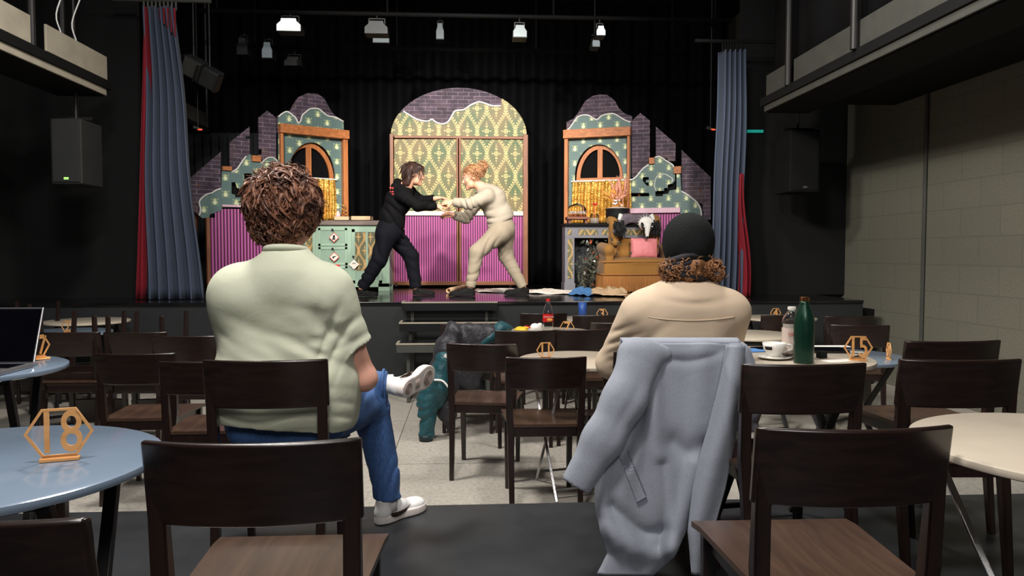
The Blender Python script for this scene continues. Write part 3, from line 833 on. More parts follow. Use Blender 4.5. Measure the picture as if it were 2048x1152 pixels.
for q0, q1 in (((160,432),(207,456)), ((308,378),(352,412))):
    a, b = zl(q0, q1); LW.pbox(MB(), a, b, -.01, .04).build('wood_block', M['orange_wood_h'], t)
a, b = zl((157,624),(443,646)); LW.pbox(MB(), a, b, .01, .05).build('rail', M['rail_pink'], t)
LW.flat('striped_panel', [zl((100,690),(125,690),(125,660),(157,655),(157,646),(443,646),(443,1039),(100,1039))], 0, .02, M['stripe'], t)
a, b = zl((78,690),(102,1039)); LW.pbox(MB(), a, b, -.02, .04).build('post', M['brown_wood'], t)
board_base(LW, MB(), -.9, -.2).build('brace', M['brown_wood'], t)
t = thing('broken_wall', 'stepped broken wall flat of brick and beetle wallpaper, right of the right tower', 'stage flat', RW.pt(1.4, SZ))
for poly in (zr((416,180),(460,140),(508,178),(508,440),(440,470),(416,470)), zr((540,210),(642,298),(640,388),(600,388),(600,374),(570,374),(570,360),(540,360)), zr((672,330),(822,470),(822,690),(780,690),(780,610),(672,560))):
    RW.flat('brick_slab', [poly], -.06, .03, M['brick'], t)
RW.flat('dark_brick', [zr((420,430),(820,480),(820,690),(420,640))], -.1, .02, M['black'], t)
rp = zr((413,490),(440,472),(458,450),(478,428),(500,412),(506,408),(536,405),(537,372),(560,367),(585,382),(605,395),(628,410),(634,424),(636,450),(668,456),(672,545),(700,560),(738,588),(760,612),(774,645),(774,690),(668,690),(668,632),(413,634))
RW.flat('wallpaper', [rp, zr((416,553),(508,553),(508,570),(416,572)), zr((476,472),(506,472),(506,486),(492,486),(492,500),(506,500),(506,520),(490,510),(476,492)),
    zr((540,542),(585,542),(585,528),(604,528),(604,510),(628,505),(640,490),(640,456),(648,456),(648,535),(612,540),(606,556),(578,560),(578,570),(540,570))], 0, .02, M['beetle'], t)
RW.line(MB(), rp[0:6], .012, .012).build('torn_edge', M['tear'], t, smooth=True)
RW.line(MB(), rp[7:13], .012, .012).build('torn_edge', M['tear'], t, smooth=True)
RW.line(MB(), rp[15:21], .012, .013).build('torn_edge', M['tear'], t, smooth=True)
RW.line(MB(), zr((545,545),(536,520),(542,480),(560,462),(590,458),(612,470),(625,478),(628,490),(620,500)), .012, .007).build('torn_edge', M['tear'], t, smooth=True)
for q0, q1 in (((508,374),(536,405)), ((634,418),(672,454))):
    a, b = zr(q0, q1); RW.pbox(MB(), a, b, -.01, .04).build('wood_block', M['orange_wood_h'], t)
a, b = zr((413,632),(668,654)); RW.pbox(MB(), a, b, .01, .05).build('rail', M['rail_pink'], t)
RW.flat('striped_panel', [zr((413,654),(780,654),(780,1040),(413,1040))], -.005, .02, M['stripe'], t)
a, b = zr((780,690),(800,1040)); RW.pbox(MB(), a, b, -.02, .04).build('post', M['brown_wood'], t)
board_base(RW, MB(), 1.0, 1.8).build('brace', M['brown_wood'], t)
# --- centre doors
t = thing('double_door_wall', 'large arched double-door flat with gold damask wallpaper at centre stage', 'stage flat', (P(917, 573, 10.5).x, 10.5, SZ))
arc = arcpts(917.5, 273, 136, 98, 32)
CW.flat('brick_arch', [arc], -.03, .03, M['brick'], t)
tear = zc((300,168),(318,158),(345,175),(390,200),(440,208),(460,198),(480,212),(510,222),(540,212),(560,182),(578,156),(620,150),(650,130),(690,112),(720,116),(760,130),(806,131))
arc2 = [q for q in arc if (q[0] > 1001)]
arcl = [q for q in arc if (q[0] < 800)][::-1]
CW.flat('arch_wallpaper', [[*tear, *arc2, (781.5, 273), *[q for q in arc[1:] if q[0] < 800]]], 0, .02, M['damask'], t)
CW.line(MB(), tear[1:], .014, .014).build('torn_edge', M['tear'], t, smooth=True)
for side, (x0, x1) in enumerate(((272, 585), (605, 917))):
    CW.flat('damask_panel', [zc((x0,297),(x1,297),(x1,657),(x0,657))], 0, .02, M['damask'], t)
    CW.flat('striped_panel', [zc((x0,678),(x1,678),(x1,1010),(x0,1010))], 0, .02, M['stripe'], t)
    a, b = zc((x0,657),(x1,680)); CW.pbox(MB(), a, b, .0, .04).build('rail', M['rail_white'], t)
for x0, x1, y0 in ((250, 273, 272), (583, 594, 290), (596, 608, 290), (916, 940, 276)):
    a, b = zc((x0, y0), (x1, 1026)); CW.pbox(MB(), a, b, -.01, .05).build('post', M['brown_wood'], t)
a, b = zc((273,280),(916,298)); CW.pbox(MB(), a, b, -.01, .045).build('top_beam', M['brown_wood_h'], t)
a, b = zc((273,1008),(916,1026)); CW.pbox(MB(), a, b, -.01, .045).build('bottom_beam', M['brown_wood_h'], t)
mb = MB()
for x in (793, 1046):
    p = P(x, 578, 10.42); mb.cyl((p.x-.01, p.y, SZ+.025), (p.x+.01, p.y, SZ+.025), .022, sides=12); mb.cyl((p.x, p.y, SZ+.03), (p.x, p.y, SZ+.07), .012, sides=8)
mb.build('caster', M['chrome'], t)
board_base(CW, MB(), .2, 1.6).build('brace', M['brown_wood'], t)
# ------------------------------------------------------------ sideboard
Yc = 9.45
ax, bx = P(606, 500, Yc).x, P(779, 500, Yc).x; zt1 = P(690, 441, Yc).z; zb = SZ
t = thing('sideboard', 'sage green sideboard with drawers and damask door panels behind the dark-clad actor', 'sideboard', ((ax+bx)/2, Yc+.22, SZ))
def cx_(p): return P(p, 500, Yc).x
def cz_(p): return P(690, p, Yc).z
MB().bb(ax, bx, Yc, Yc+.44, SZ+.08, zt1-.06, .003).build('carcass', M['sage'], t)
mb = MB(); mb.bb(ax-.02, bx+.02, Yc-.03, Yc+.46, zt1-.06, zt1, .006); mb.build('worktop', M['counter'], t)
mb = MB(); mb.bb(ax, ax+.14, Yc-.01, Yc+.02, SZ+.002, SZ+.1).bb(bx-.14, bx, Yc-.01, Yc+.02, SZ+.002, SZ+.1).bb(ax, bx, Yc-.01, Yc+.02, SZ+.055, SZ+.12, .003)
mb.bb(ax, ax+.05, Yc+.39, Yc+.44, SZ+.002, SZ+.1).bb(bx-.05, bx, Yc+.39, Yc+.44, SZ+.002, SZ+.1)
mb.build('plinth', M['sage'], t)
def framed(name, x0, x1, y0, y1, inner, fr=.035, o=.012):
    X0, X1 = cx_(x0), cx_(x1); Z1, Z0 = cz_(y0), cz_(y1)
    mb = MB(); Yf = Yc-o
    mb.bb(X0, X1, Yf, Yc, Z1-fr, Z1, .002).bb(X0, X1, Yf, Yc, Z0, Z0+fr, .002).bb(X0, X0+fr, Yf, Yc, Z0, Z1, .002).bb(X1-fr, X1, Yf, Yc, Z0, Z1, .002)
    d = mb.build(name, M['sage'], t)
    MB().bb(X0+fr, X1-fr, Yc-.003, Yc, Z0+fr, Z1-fr).build('inset_panel', inner, d)
    return d, X0, X1, Z0, Z1
for y0, y1 in ((456, 492), (494, 530), (532, 566)):
    d, X0, X1, Z0, Z1 = framed('drawer', 637, 695, y0, y1, M['sage_d'], .03)
    MB().ball(((X0+X1)/2, Yc-.03, Z1-.02), .013).cyl(((X0+X1)/2, Yc-.03, Z1-.02), ((X0+X1)/2, Yc-.01, Z1-.02), .006, sides=8).build('knob', M['steel_dark'], d)
for x0, x1, dx in ((704, 764, 0), (606, 632, 0)):
    d, X0, X1, Z0, Z1 = framed('door', x0, x1, 458, 567, M['vine'], .04)
    zm = cz_(542); MB().bb(X0+.04, X1-.04, Yc-.01, Yc, Z0+.03, zm, .002).build('lower_panel', M['sage_d'], d)
    if x0 == 704:
        MB().bb((X0+X1)/2-.012, (X0+X1)/2+.012, Yc-.011, Yc, zm, Z1-.03).build('glazing_bar', M['sage'], d)
    MB().ball((X0+.02, Yc-.03, cz_(513)), .013).cyl((X0+.02, Yc-.03, cz_(513)), (X0+.02, Yc-.01, cz_(513)), .006, sides=8).build('knob', M['steel_dark'], d)
# hanging diamond cards
def card(x, y, label, motif, red=True):
    c = P(x, y, Yc-.035); t = thing('hanging_tag', label, 'tag', c); s = .062
    dm = [c+V(0, 0, s), c+V(s, 0, 0), c-V(0, 0, s), c-V(s, 0, 0)]
    MB().prism(dm, (0, -.002, 0), (0, .002, 0)).build('card', M['redprint'] if red else M['whiteprint'], t)
    dm = [c+V(0, 0, s*.84), c+V(s*.84, 0, 0), c-V(0, 0, s*.84), c-V(s*.84, 0, 0)]
    MB().prism(dm, (0, -.004, 0), (0, -.002, 0)).build('face', M['paper'], t)
    mb = MB()
    for a, b in motif: mb.bar(c+V(a[0], -.005, a[1]), c+V(b[0], -.005, b[1]), .012, .003)
    mb.build('printed_symbol', M['steel_dark'], t)
    MB().tube([c+V(0, 0, s), c+V(-.004, .004, s+.03)], .003, 6).build('string', M['steel_dark'], t)
card(668, 475, 'red-edged diamond tag on the top drawer knob of the sideboard', [((-.005,.03),(-.005,-.03)), ((.008,.03),(.01,-.035)), ((-.015,-.03),(-.005,.02))])
card(668.5, 514, 'red-edged diamond tag on the second drawer knob of the sideboard', [((-.025,-.005),(.02,.01)), ((0,.01),(-.01,-.02))])
card(708, 529, 'plain white diamond tag hanging on the sideboard door knob', [((-.01,.02),(-.008,.008)), ((.012,.02),(.01,.008))], False)
o = MB().bb(P(667, 530, Yc-.02).x, P(679, 530, Yc-.02).x, Yc-.03, Yc-.014, P(670, 537, Yc).z, P(670, 529, Yc).z, .003).build('red_tag', M['red'], None)
tag(o, 'small red tag on the sideboard under the second diamond tag', 'tag')
# things on the sideboard
zc1 = zt1+.001
def openbox(name, x0, x1, h, label, Y0=Yc+.02, dep=.22):
    X0, X1 = P(x0, 436, Y0).x, P(x1, 436, Y0).x
    mb = MB(); mb.bb(X0, X1, Y0, Y0+dep, zc1, zc1+.008).bb(X0, X0+.008, Y0, Y0+dep, zc1, zc1+h).bb(X1-.008, X1, Y0, Y0+dep, zc1, zc1+h).bb(X0, X1, Y0, Y0+.008, zc1, zc1+h).bb(X0, X1, Y0+dep-.008, Y0+dep, zc1, zc1+h)
    o = mb.build(name, M['kraft'], None); tag(o, label, 'box')
openbox('paper_tray', 667, 699, .05, 'low cream paper tray on the sideboard, left of the kraft box')
openbox('kraft_box', 701, 742, .055, 'long open kraft cardboard box at the right end of the sideboard')
p = P(676, 430, Yc+.33); t = thing('small_jar', 'small glass jar with a pink label on the sideboard by the window', 'jar', (p.x, p.y, zc1))
MB().lathe([(0,zc1),(.028,zc1),(.03,zc1+.01),(.03,zc1+.1),(.016,zc1+.12),(.016,zc1+.14),(0,zc1+.14)], (p.x, p.y, 0), 20).build('body', M['milky'], t, smooth=True)
MB().lathe([(.0315,zc1+.02),(.0315,zc1+.08)], (p.x, p.y, 0), 20).build('pink_label', M['rail_pink'], t, smooth=True)
MB().lathe([(0,zc1+.141),(.018,zc1+.141),(.018,zc1+.165),(0,zc1+.165)], (p.x, p.y, 0), 20).build('lid', M['alu'], t, smooth=True)
p = P(688, 425, Yc+.33); t = thing('sweet_figure', 'glittering gold and brown beaded figure beside the small jar', 'figurine', (p.x, p.y, zc1))
mb = MB(); mb2 = MB(); rr = random.Random(3)
for k in range(34):
    h = k/34; r = .045*(1-h*.75); a = k*2.4
    (mb if k % 2 else mb2).ball((p.x+r*math.cos(a), p.y+r*math.sin(a), zc1+.012+h*.2), .014, seg=8)
MB().lathe([(0,zc1),(.04,zc1),(.012,zc1+.21),(0,zc1+.215)], (p.x, p.y, 0), 12).build('core', M['cake'], t, smooth=True)
mb.build('gold_beads', M['gold'], t, smooth=True); mb2.build('dark_beads', M['tray'], t, smooth=True)
# ------------------------------------------------------------ fireplace
Yf = 9.55
fx = lambda p: P(p, 500, Yf).x
fz = lambda p: P(1190, p, Yf).z
x0, x1 = fx(1130), fx(1300); zm = fz(447)
t = thing('fireplace', 'grey mantelpiece with gold inlaid panels to the left of the armchair', 'fireplace', ((x0+x1)/2, Yf+.15, SZ))
MB().bb(x0-.015, x1, Yf-.05, Yf+.33, zm-.03, zm, .004).build('mantel_shelf', M['black'], t)
MB().bb(x0, x1, Yf, Yf+.3, fz(476), zm-.03, .003).build('lintel', M['fire'], t)
for a, b in ((1130, 1149), (1281, 1300)):
    pi_ = MB().bb(fx(a), fx(b), Yf, Yf+.3, SZ+.002, fz(476), .003).build('pilaster', M['fire'], t)
    MB().bb(fx(a)+.035, fx(b)-.025, Yf-.006, Yf, fz(557), fz(478), .002).build('inlay', M['vine'], pi_)
    MB().bb(fx(a)-.01, fx(b)+.01, Yf-.015, Yf+.3, SZ+.002, fz(566), .003).build('pilaster_foot', M['fire'], pi_)
for a, b in ((1135, 1143), (1157, 1195), (1204, 1245), (1253, 1290)):
    MB().bb(fx(a), fx(b), Yf-.006, Yf, fz(470), fz(459), .002).build('lintel_inlay', M['vine'], t)
mb = MB(); w0, w1 = fx(1149), fx(1281)
def ff(u, v): return V(lerp(w0, w1, u), Yf+.27+.012*math.sin(u*60), lerp(SZ+.003, fz(476), v))
mb.sheet(ff, 60, 4, .008); mb.build('hearth_back', M['drape_grey'], t, smooth=True)
# dry branches in the hearth
t = thing('dried_foliage', 'tangle of dark dried branches with orange leaves in the fireplace', 'plant', (fx(1180), Yf+.02, SZ))
mb = MB(); lf = MB(); lo = MB(); rr = random.Random(5); wf = MB()
for k in range(46):
    b = V(fx(1157+rr.random()*62), Yf+rr.uniform(-.1, .16), SZ+.004); h = rr.uniform(.2, .75)*(.5+.5*(b.x-fx(1150))/(fx(1215)-fx(1150)))+.1
    pts = [b]; d = V(rr.uniform(-.25,.25), rr.uniform(-.3,.2), 1)
    for q in range(5):
        d = d+V(rr.uniform(-.35,.35), rr.uniform(-.3,.3), 0); pts.append(pts[-1]+d.normalized()*h/5)
    for q_ in pts: q_.z = min(q_.z, fz(478)-.02)
    mb.tube(pts, [.006, .005, .004, .004, .003, .002], 5)
    for q in range(13):
        c = pts[rr.randint(1, 5)]+V(rr.uniform(-.05,.05), rr.uniform(-.06,.03), rr.uniform(-.04,.04)); s = rr.uniform(.012, .03)
        c.z = max(c.z, SZ+.03)
        R = Matrix.Rotation(rr.uniform(0, 6.28), 3, 'Y') @ Matrix.Rotation(rr.uniform(-.8,.8), 3, 'X')
        tgt = lf if rr.random() > .06 else (lo if rr.random() > .4 else wf)
        tgt.ball(c, (s, .003, s*.5), R, 6)
mb.build('branches', M['twig'], t); lf.build('dark_leaves', M['leafdark'], t); lo.build('orange_leaves', M['leafred'], t); wf.build('pale_flowers', M['tear'], t)
# things on the mantel
zm1 = zm+.001
a, b = P(1134, 443, Yf).x, P(1178, 443, Yf).x; cxm = (a+b)/2
t = thing('serving_board', 'red-brown footed wooden board on the mantel under the cake cloche', 'serving board', (cxm, Yf+.08, zm1))
MB().bb(a, b, Yf-.03, Yf+.2, zm1+.05, zm1+.085, .004).bb(a+.02, a+.05, Yf, Yf+.17, zm1, zm1+.05).bb(b-.05, b-.02, Yf, Yf+.17, zm1, zm1+.05).build('board', M['tray'], t)
zb2 = zm1+.0865
t = thing('cake_dome', 'glass cloche with a white cloth edge on the serving board', 'cloche', (cxm, Yf+.085, zb2))
MB().lathe([(.12,zb2),(.12,zb2+.1),(.10,zb2+.14),(.05,zb2+.165),(.012,zb2+.172),(.012,zb2+.19),(.02,zb2+.2),(0,zb2+.21)], (cxm, Yf+.085, 0), 32).build('dome', M['glass'], t, smooth=True)
rr = random.Random(2)
for k in range(6):
    c = V(cxm+.065*math.cos(k*1.05), Yf+.085+.06*math.sin(k*1.05), zb2)
    t = thing('bun', 'small caramel bun with white icing under the glass cloche', 'bun', c, 0, 'iced buns under the cloche')
    MB().lathe([(0,c.z),(.022,c.z),(.03,c.z+.025),(.026,c.z+.045),(0,c.z+.052)], (c.x, c.y, 0), 12).build('crumb', M['cake'], t, smooth=True)
    MB().lathe([(.029,c.z+.028),(.025,c.z+.055),(.01,c.z+.07),(0,c.z+.075)], (c.x, c.y, 0), 12).build('icing', M['icing'], t, smooth=True)
c = P(1189, 432, Yf+.06); t = thing('glass_jar', 'glass preserving jar with red fruit beside the cauldron', 'jar', (c.x, c.y, zm1))
MB().lathe([(0,zm1),(.055,zm1),(.06,zm1+.01),(.06,zm1+.1),(.045,zm1+.125),(.045,zm1+.135)], (c.x, c.y, 0), 24).build('body', M['glass'], t, smooth=True)
MB().lathe([(0,zm1+.006),(.052,zm1+.006),(.052,zm1+.07),(0,zm1+.07)], (c.x, c.y, 0), 20).build('filling', M['milky'], t, smooth=True)
mb = MB(); 
for k in range(5): mb.ball((c.x-.02+.012*k, c.y-.02, P(1190, 408, Yf).z+.008*math.sin(k*2)), .012, seg=8)
mb.tube([V(c.x, c.y, zm1+.06), V(c.x-.004, c.y, P(1190, 408, Yf).z)], .004, 6)
mb.build('red_berries', M['red'], t, smooth=True)
c = P(1235, 430, Yf+.08); t = thing('cauldron', 'round black cast-iron cauldron on the mantel holding dried grasses', 'pot', (c.x, c.y, zm1))
zr1 = P(1235, 419, Yf+.08).z; R_ = P(1259, 430, Yf+.08).x-c.x
MB().lathe([(0,zm1),(R_*.55,zm1),(R_*.85,zm1+.05),(R_,zm1+.11),(R_*.97,zr1-.02),(R_*1.03,zr1-.005),(R_*1.03,zr1+.008),(R_*.92,zr1+.008),(R_*.88,zr1-.03),(R_*.8,zm1+.05),(0,zm1+.03)], (c.x, c.y, 0), 32).build('pot_body', M['cauldron'], t, smooth=True)
MB().lathe([(R_*.93,zr1+.012),(R_*.5,zr1+.03),(0,zr1+.035)], (c.x, c.y, 0), 24).build('filling', M['icing'], t, smooth=True)
t = thing('dried_bouquet', 'pink pampas and golden dried grasses standing in the cauldron', 'dried flowers', (c.x, c.y, zr1+.036))
rr = random.Random(8); pk = MB(); gd = MB(); wt = MB()
for k in range(26):
    px_, py_ = (rr.uniform(1222, 1262), rr.uniform(352, 395)) if k < 15 else (rr.uniform(1200, 1226), rr.uniform(375, 398))
    e = P(px_, py_, Yf+.08+rr.uniform(-.1, .1)); b = V(c.x+rr.uniform(-.06,.08), c.y+rr.uniform(-.05,.05), zr1+.03)
    m_ = b.lerp(e, .5)+V(rr.uniform(-.02,.02), 0, .04)
    pts = smooth_path([b, m_, e], 6); n = len(pts)
    T = pk if k < 15 and k % 5 != 3 else gd
    T.tube(pts, [.0035+(.016 if k < 15 else .008)*max(0, math.sin(PI*min(1, max(0, (i/(n-1)-.35)/.65)))) for i in range(n)], 6)
    if k < 15:
        for q in range(26):
            s = pts[rr.randint(n//2-1, n-1)]; T.tube([s, s+V(rr.uniform(-.03,.03), rr.uniform(-.02,.02), rr.uniform(.01,.05))], [.004, .001], 3)
for k in range(9): wt.ball((c.x+rr.uniform(-.07,.07), c.y-.04, zr1+rr.uniform(.04,.12)), .013, seg=8)
pk.build('pink_plumes', M['pampas'], t, smooth=True); gd.build('golden_stalks', M['wheat'], t, smooth=True); wt.build('white_buds', M['tear'], t, smooth=True)
# ------------------------------------------------------------ armchair
Ya = 9.0
A = P(1268, 583, Ya); cx0 = A.x; xl = P(1208, 560, Ya).x; xr = P(1366, 560, Ya).x; cx0 = (xl+xr)/2; hw = (xr-xl)/2
az = lambda p, Y=Ya: P(1268, p, Y).z
t = thing('armchair', 'mustard velour wing armchair with a fringed skirt on stage right', 'armchair', (cx0, Ya+.4, SZ))
zs = az(521)
S = SDF((xl-.06, Ya-.06, SZ), (xr+.06, Ya+.9, zs+.08), .012)
S.rbox((cx0, Ya+.38, (zs+az(553))/2), (hw, .37, (zs-az(553))/2), .04, None, .0)
S.ell((cx0, Ya+.33, zs-.005), (hw*.9, .33, .045), None, .05)
S.mesh('seat', M['mustard'], t)
S = SDF((xl-.06, Ya+.3, zs-.1), (xr+.06, Ya+1.0, az(425)+.1), .012)
S.rbox((cx0, Ya+.66, (zs+az(440))/2), (hw*.60, .09, (az(440)-zs)/2), .08, Matrix.Rotation(-.12, 3, 'X'), .0)
for s in (-1, 1):
    S.cap((cx0+s*hw*.54, Ya+.56, zs+.1), (cx0+s*hw*.56, Ya+.58, az(436)), .06, .075, .06)
    S.cap((cx0+s*hw*.54, Ya+.46, zs+.22), (cx0+s*hw*.57, Ya+.5, az(442)), .045, .055, .05)
S.mesh('backrest', M['mustard'], t)
for s in (-1, 1):
    S = SDF((cx0+s*hw*.85-.2, Ya-.05, zs-.1), (cx0+s*hw*.85+.2, Ya+.75, zs+.32), .011)
    S.cap((cx0+s*hw*.86, Ya+.06, zs+.13), (cx0+s*hw*.84, Ya+.6, zs+.16), .07, .07, .0)
    S.rbox((cx0+s*hw*.84, Ya+.33, zs+.05), (.05, .3, .08), .03, None, .03)
    S.mesh('armrest', M['mustard'], t)
mb = MB(); n = 150; rr = random.Random(4)
per = []
for k in range(n):
    u = k/(n-1); per.append((xl+2*hw*u, Ya+.015))
for k in range(60):
    u = k/59; per.append((xl+.005, Ya+.01+.72*u)); per.append((xr-.005, Ya+.01+.72*u))
for x, y in per:
    z0 = SZ+.004+rr.uniform(0, .012); mb.tube([V(x, y, az(551)), V(x+rr.uniform(-.004,.004), y-rr.uniform(0,.012), (az(551)+z0)/2), V(x+rr.uniform(-.006,.006), y-rr.uniform(0,.01), z0)], [.006, .006, .004], 5)
mb.bb(xl+.02, xr-.02, Ya+.03, Ya+.7, SZ+.02, az(553))
mb.build('fringe', M['fringe'], t)
mb = MB().tube([V(xl-.002, Ya+.72, az(549)), V(xl-.002, Ya, az(549)), V(xr+.002, Ya, az(549)), V(xr+.002, Ya+.72, az(549))], .010, 8)
mb.tube([V(xl+.01, Ya+.72, zs-.02), V(xl+.004, Ya+.0, zs-.02), V(cx0, Ya-.004, zs-.012), V(xr-.004, Ya+.0, zs-.02), V(xr-.01, Ya+.72, zs-.02)], .007, 8)
mb.build('piping', M['fringe'], t, smooth=True)
# cushion
cc = P(1288, 496, Ya+.42); S = SDF((cc.x-.24, cc.y-.16, cc.z-.22), (cc.x+.24, cc.y+.16, cc.z+.22), .008)
wv = wav(3, 6)
def pillow(Xx, Yy, Zz):
    u = np.abs(Xx-cc.x)/.165; w = np.abs(Zz-cc.z)/.125; q = np.clip(1-u**3, 0, 1)*np.clip(1-w**3, 0, 1)
    d = np.abs(Yy-cc.y-(-(Zz-cc.z)*-.12))-(.01+.065*np.sqrt(q)); e = np.maximum(u-1, w-1)*.13
    return np.maximum(d*.6, e)+.004*wv(Xx*2, Yy, Zz*.5)
S.V[:] = 0; S.disp(pillow); o = S.mesh('cushion', M['pinkcush'], None); tag(o, 'square salmon pink satin cushion on the mustard armchair', 'cushion')
# badger pelt draped over the back
t = thing('badger_pelt', 'grey badger pelt with a white face mask draped over the armchair back', 'pelt', (cx0, Ya+.55, az(470)))
zt2 = az(430, Ya+.5)
S = SDF((xl-.1, Ya+.25, az(490)), (xr+.15, Ya+.95, zt2+.14), .011)
S.rbox((cx0, Ya+.50, zt2-.05), (hw*.40, .05, .06), .05, None, 0)
S.cap((cx0-hw*.30, Ya+.48, zt2-.05), (cx0-hw*.52, Ya+.40, zt2-.21), .06, .04, .05)
S.cap((cx0+hw*.30, Ya+.48, zt2-.05), (cx0+hw*.52, Ya+.40, zt2-.18), .06, .04, .05)
w1 = wav(6, 9); S.disp(lambda a, b, c_: .012*w1(a, b, c_*.4))
S.mesh('grey_fur', M['fur'], t)
rr = random.Random(11)
for s in (-1, 1):
    mb = MB()
    for k in range(80):
        b = V(cx0+s*hw*rr.uniform(.34, .60), Ya+.37+rr.uniform(-.03,.03), zt2-rr.uniform(.07, .22)); mb.tube([b, b+V(s*rr.uniform(-.03,.03), -.02, -rr.uniform(.04,.09))], [.014, .002], 5)
    mb.build('black_leg', M['furblack'], t, smooth=True)
mb = MB().tube([V(cx0-hw*.40, Ya+.44, zt2+.0), V(cx0-hw*.46, Ya+.41, zt2-.07)], [.03, .02], 10).tube([V(cx0+hw*.40, Ya+.44, zt2+.0), V(cx0+hw*.46, Ya+.41, zt2-.07)], [.03, .02], 10)
mb.build('white_straps', M['furwhite'], t, smooth=True)
hc = P(1293, 452, Ya+.36)
S = SDF(hc-V(.2,.2,.22), hc+V(.2,.2,.2), .007)
S.ell(hc+V(0,.02,.03), (.10,.06,.09), None, 0).cap(hc+V(0,-.03,.0), hc+V(-.005,-.06,-.14), .05, .018, .03)
hd = S.mesh('badger_head', M['furwhite'], t)
mb = MB()
for k in range(11):
    a = lerp(-.15, PI+.15, k/10); mb.tube([hc+V(.075*math.cos(a), .0, .03+.06*math.sin(a)), hc+V(.125*math.cos(a), -.005, .035+.115*math.sin(a))], [.018, .001], 6, flat=.4)
mb.build('mane', M['furwhite'], hd, smooth=True)
mb = MB()
for s in (-1, 1): mb.tube([hc+V(s*.07, -.045, .04), hc+V(s*.058, -.06, -.01), hc+V(s*.035, -.055, -.07)], [.018, .03, .01], 10, flat=.5)
mb.ball(hc+V(-.005,-.075,-.145), .016)
mb.build('black_stripes', M['furblack'], hd, smooth=True)
mb = MB()
for s in (-1, 1): mb.ball(hc+V(s*.05, -.088, -.01), .009)
mb.build('eye', M['eye'], hd, smooth=True)
# ------------------------------------------------------------ things lying on the stage floor
a = G(897, 581, SZ+.035); b = G(935, 572, SZ+.035)
t = thing('paper_roll', 'rolled brown paper lying on the stage behind the right actor', 'paper roll', (a+b)/2)
mb = MB(); d = (b-a).normalized(); sd = d.cross(V(0,0,1)).normalized()
def rollf(u, v):
    an = u*2.2*2*PI; r = .018+.016*u
    return a.lerp(b, v*1.25)+sd*r*math.cos(an)+V(0,0,1)*r*math.sin(an)
mb.sheet(rollf, 60, 6, .0012); mb.build('paper', M['kraft'], t, smooth=True)
def lie(name, q, m, label, cat, seed, h=.02):
    """crumpled sheet lying on the stage, corners given as pixels on the floor"""
    c = [G(x, y, SZ) for x, y in q]; w = wav(seed, 3.2); w2 = wav(seed+1, 7)
    def f(u, v):
        p = c[0].lerp(c[1], u).lerp(c[3].lerp(c[2], u), v)
        ed = min(1, 6*min(u, 1-u))*min(1, 4*min(v, 1-v))
        return V(p.x+.03*w(p.x, p.y, 1), p.y+.03*w2(p.x, p.y, 2), SZ+.006+h*(.5+.5*w(p.x*2, p.y*2, 0))*(.3+.7*ed)+.006*abs(w2(p.x, p.y, 0)))
    o = MB().sheet(f, 50, 14, .0025, side=(0,0,1.0)).build(name, m, None, smooth=True); return tag(o, label, cat)
lie('paper_sheet', ((952,585),(1150,590),(1150,583),(955,579)), M['paper'], 'long white paper strip lying on the stage behind the right actor\'s feet', 'paper', 2, .03)
lie('blue_cloth', ((1136,591),(1186,593),(1196,584),(1160,583)), M['bluecloth'], 'crumpled blue cloth on the stage in front of the fireplace', 'cloth', 7, .07)
lie('paper_heap', ((1178,592),(1255,595),(1248,585),(1190,582)), M['kraft'], 'crumpled pale brown paper on the stage in front of the armchair', 'paper', 9, .08)
# ------------------------------------------------------------ lighting and sound gear overhead
def gantry(name, x, d0, d1, label, zlow, side):
    t = thing(name, label, 'lighting bridge', (x, (d0+d1)/2, zlow)); s = side
    MB().bb(x, x+s*.02, d0, d1, zlow, zlow+.06, .003).build('lower_strip', M['duct'] if side < 0 else M['duct_grey'], t)
    MB().bb(x-s*.02, x+s*.45, d0, d1+.06, zlow+.06, zlow+.14, .004).build('beam', M['black'], t)
    MB().bb(x+s*.03, x+s*.45, d0, d1, zlow-.01, zlow+.06, .004).build('underside', M['black'], t)
    return t
g = gantry('lighting_bridge', -3.4, 2.5, 7.38, 'long black lighting bridge with cream plates along the left wall', 2.845, -1)
for y0, y1 in ((4.6, 6.12), (6.34, 7.36)):
    MB().bb(-3.40, -3.38, y0, y1, 2.985, 3.20, .003).build('cream_plate', M['duct'], g)
for q in ((-3.43, 6.22), (-3.7, 7.2)): MB().cyl((*q, 2.98), (*q, CEIL), .03, sides=12).build('hanger_pole', M['steel_dark'], g)
for yy in (6.6, 6.85):
    MB().tube(smooth_path([V(-3.4, yy, 3.2), V(-3.42, yy-.03, 3.35), V(-3.38, yy+.05, 3.6)], 4), .006, 6).build('cable', M['tear'], g)
g = gantry('lighting_bridge', 2.96, 2.5, 7.4, 'long grey lighting bridge along the right wall above the speaker', 2.765, 1)
for y0, y1 in ((6.9, 7.38), (4.5, 6.75)):
    MB().bb(2.97, 2.99, y0, y1, 2.90, 3.12, .003).build('grey_plate', M['duct_grey'], g)
for q in ((2.95, 6.82), (2.93, 5.6)): MB().cyl((*q, 2.9), (*q, CEIL), .03, sides=12).build('hanger_pole', M['steel_dark'], g)
MB().sheet(lambda u, v: V(3.06+.03*math.sin(u*90), lerp(-1.5, 7.45, u), lerp(2.92, CEIL-.01, v)), 240, 4, .008).build('light_block_cloth', M['drape'], g, smooth=True)  # cloth added to keep the upper right wall in shade
MB().bb(3.0, WR-.01, -1.5, 7.46, 2.86, 2.9).build('light_block_deck', M['black'], g)  # slab added out to the wall to block light from above
t = thing('lighting_bridge', 'short upstage bridge plate behind the left stage curtain', 'lighting bridge', (-3.4, 9.5, 2.99))
MB().bb(-3.4, -3.38, 8.7, 10.1, 2.99, 3.17, .003).build('cream_plate', M['duct_grey'], t)
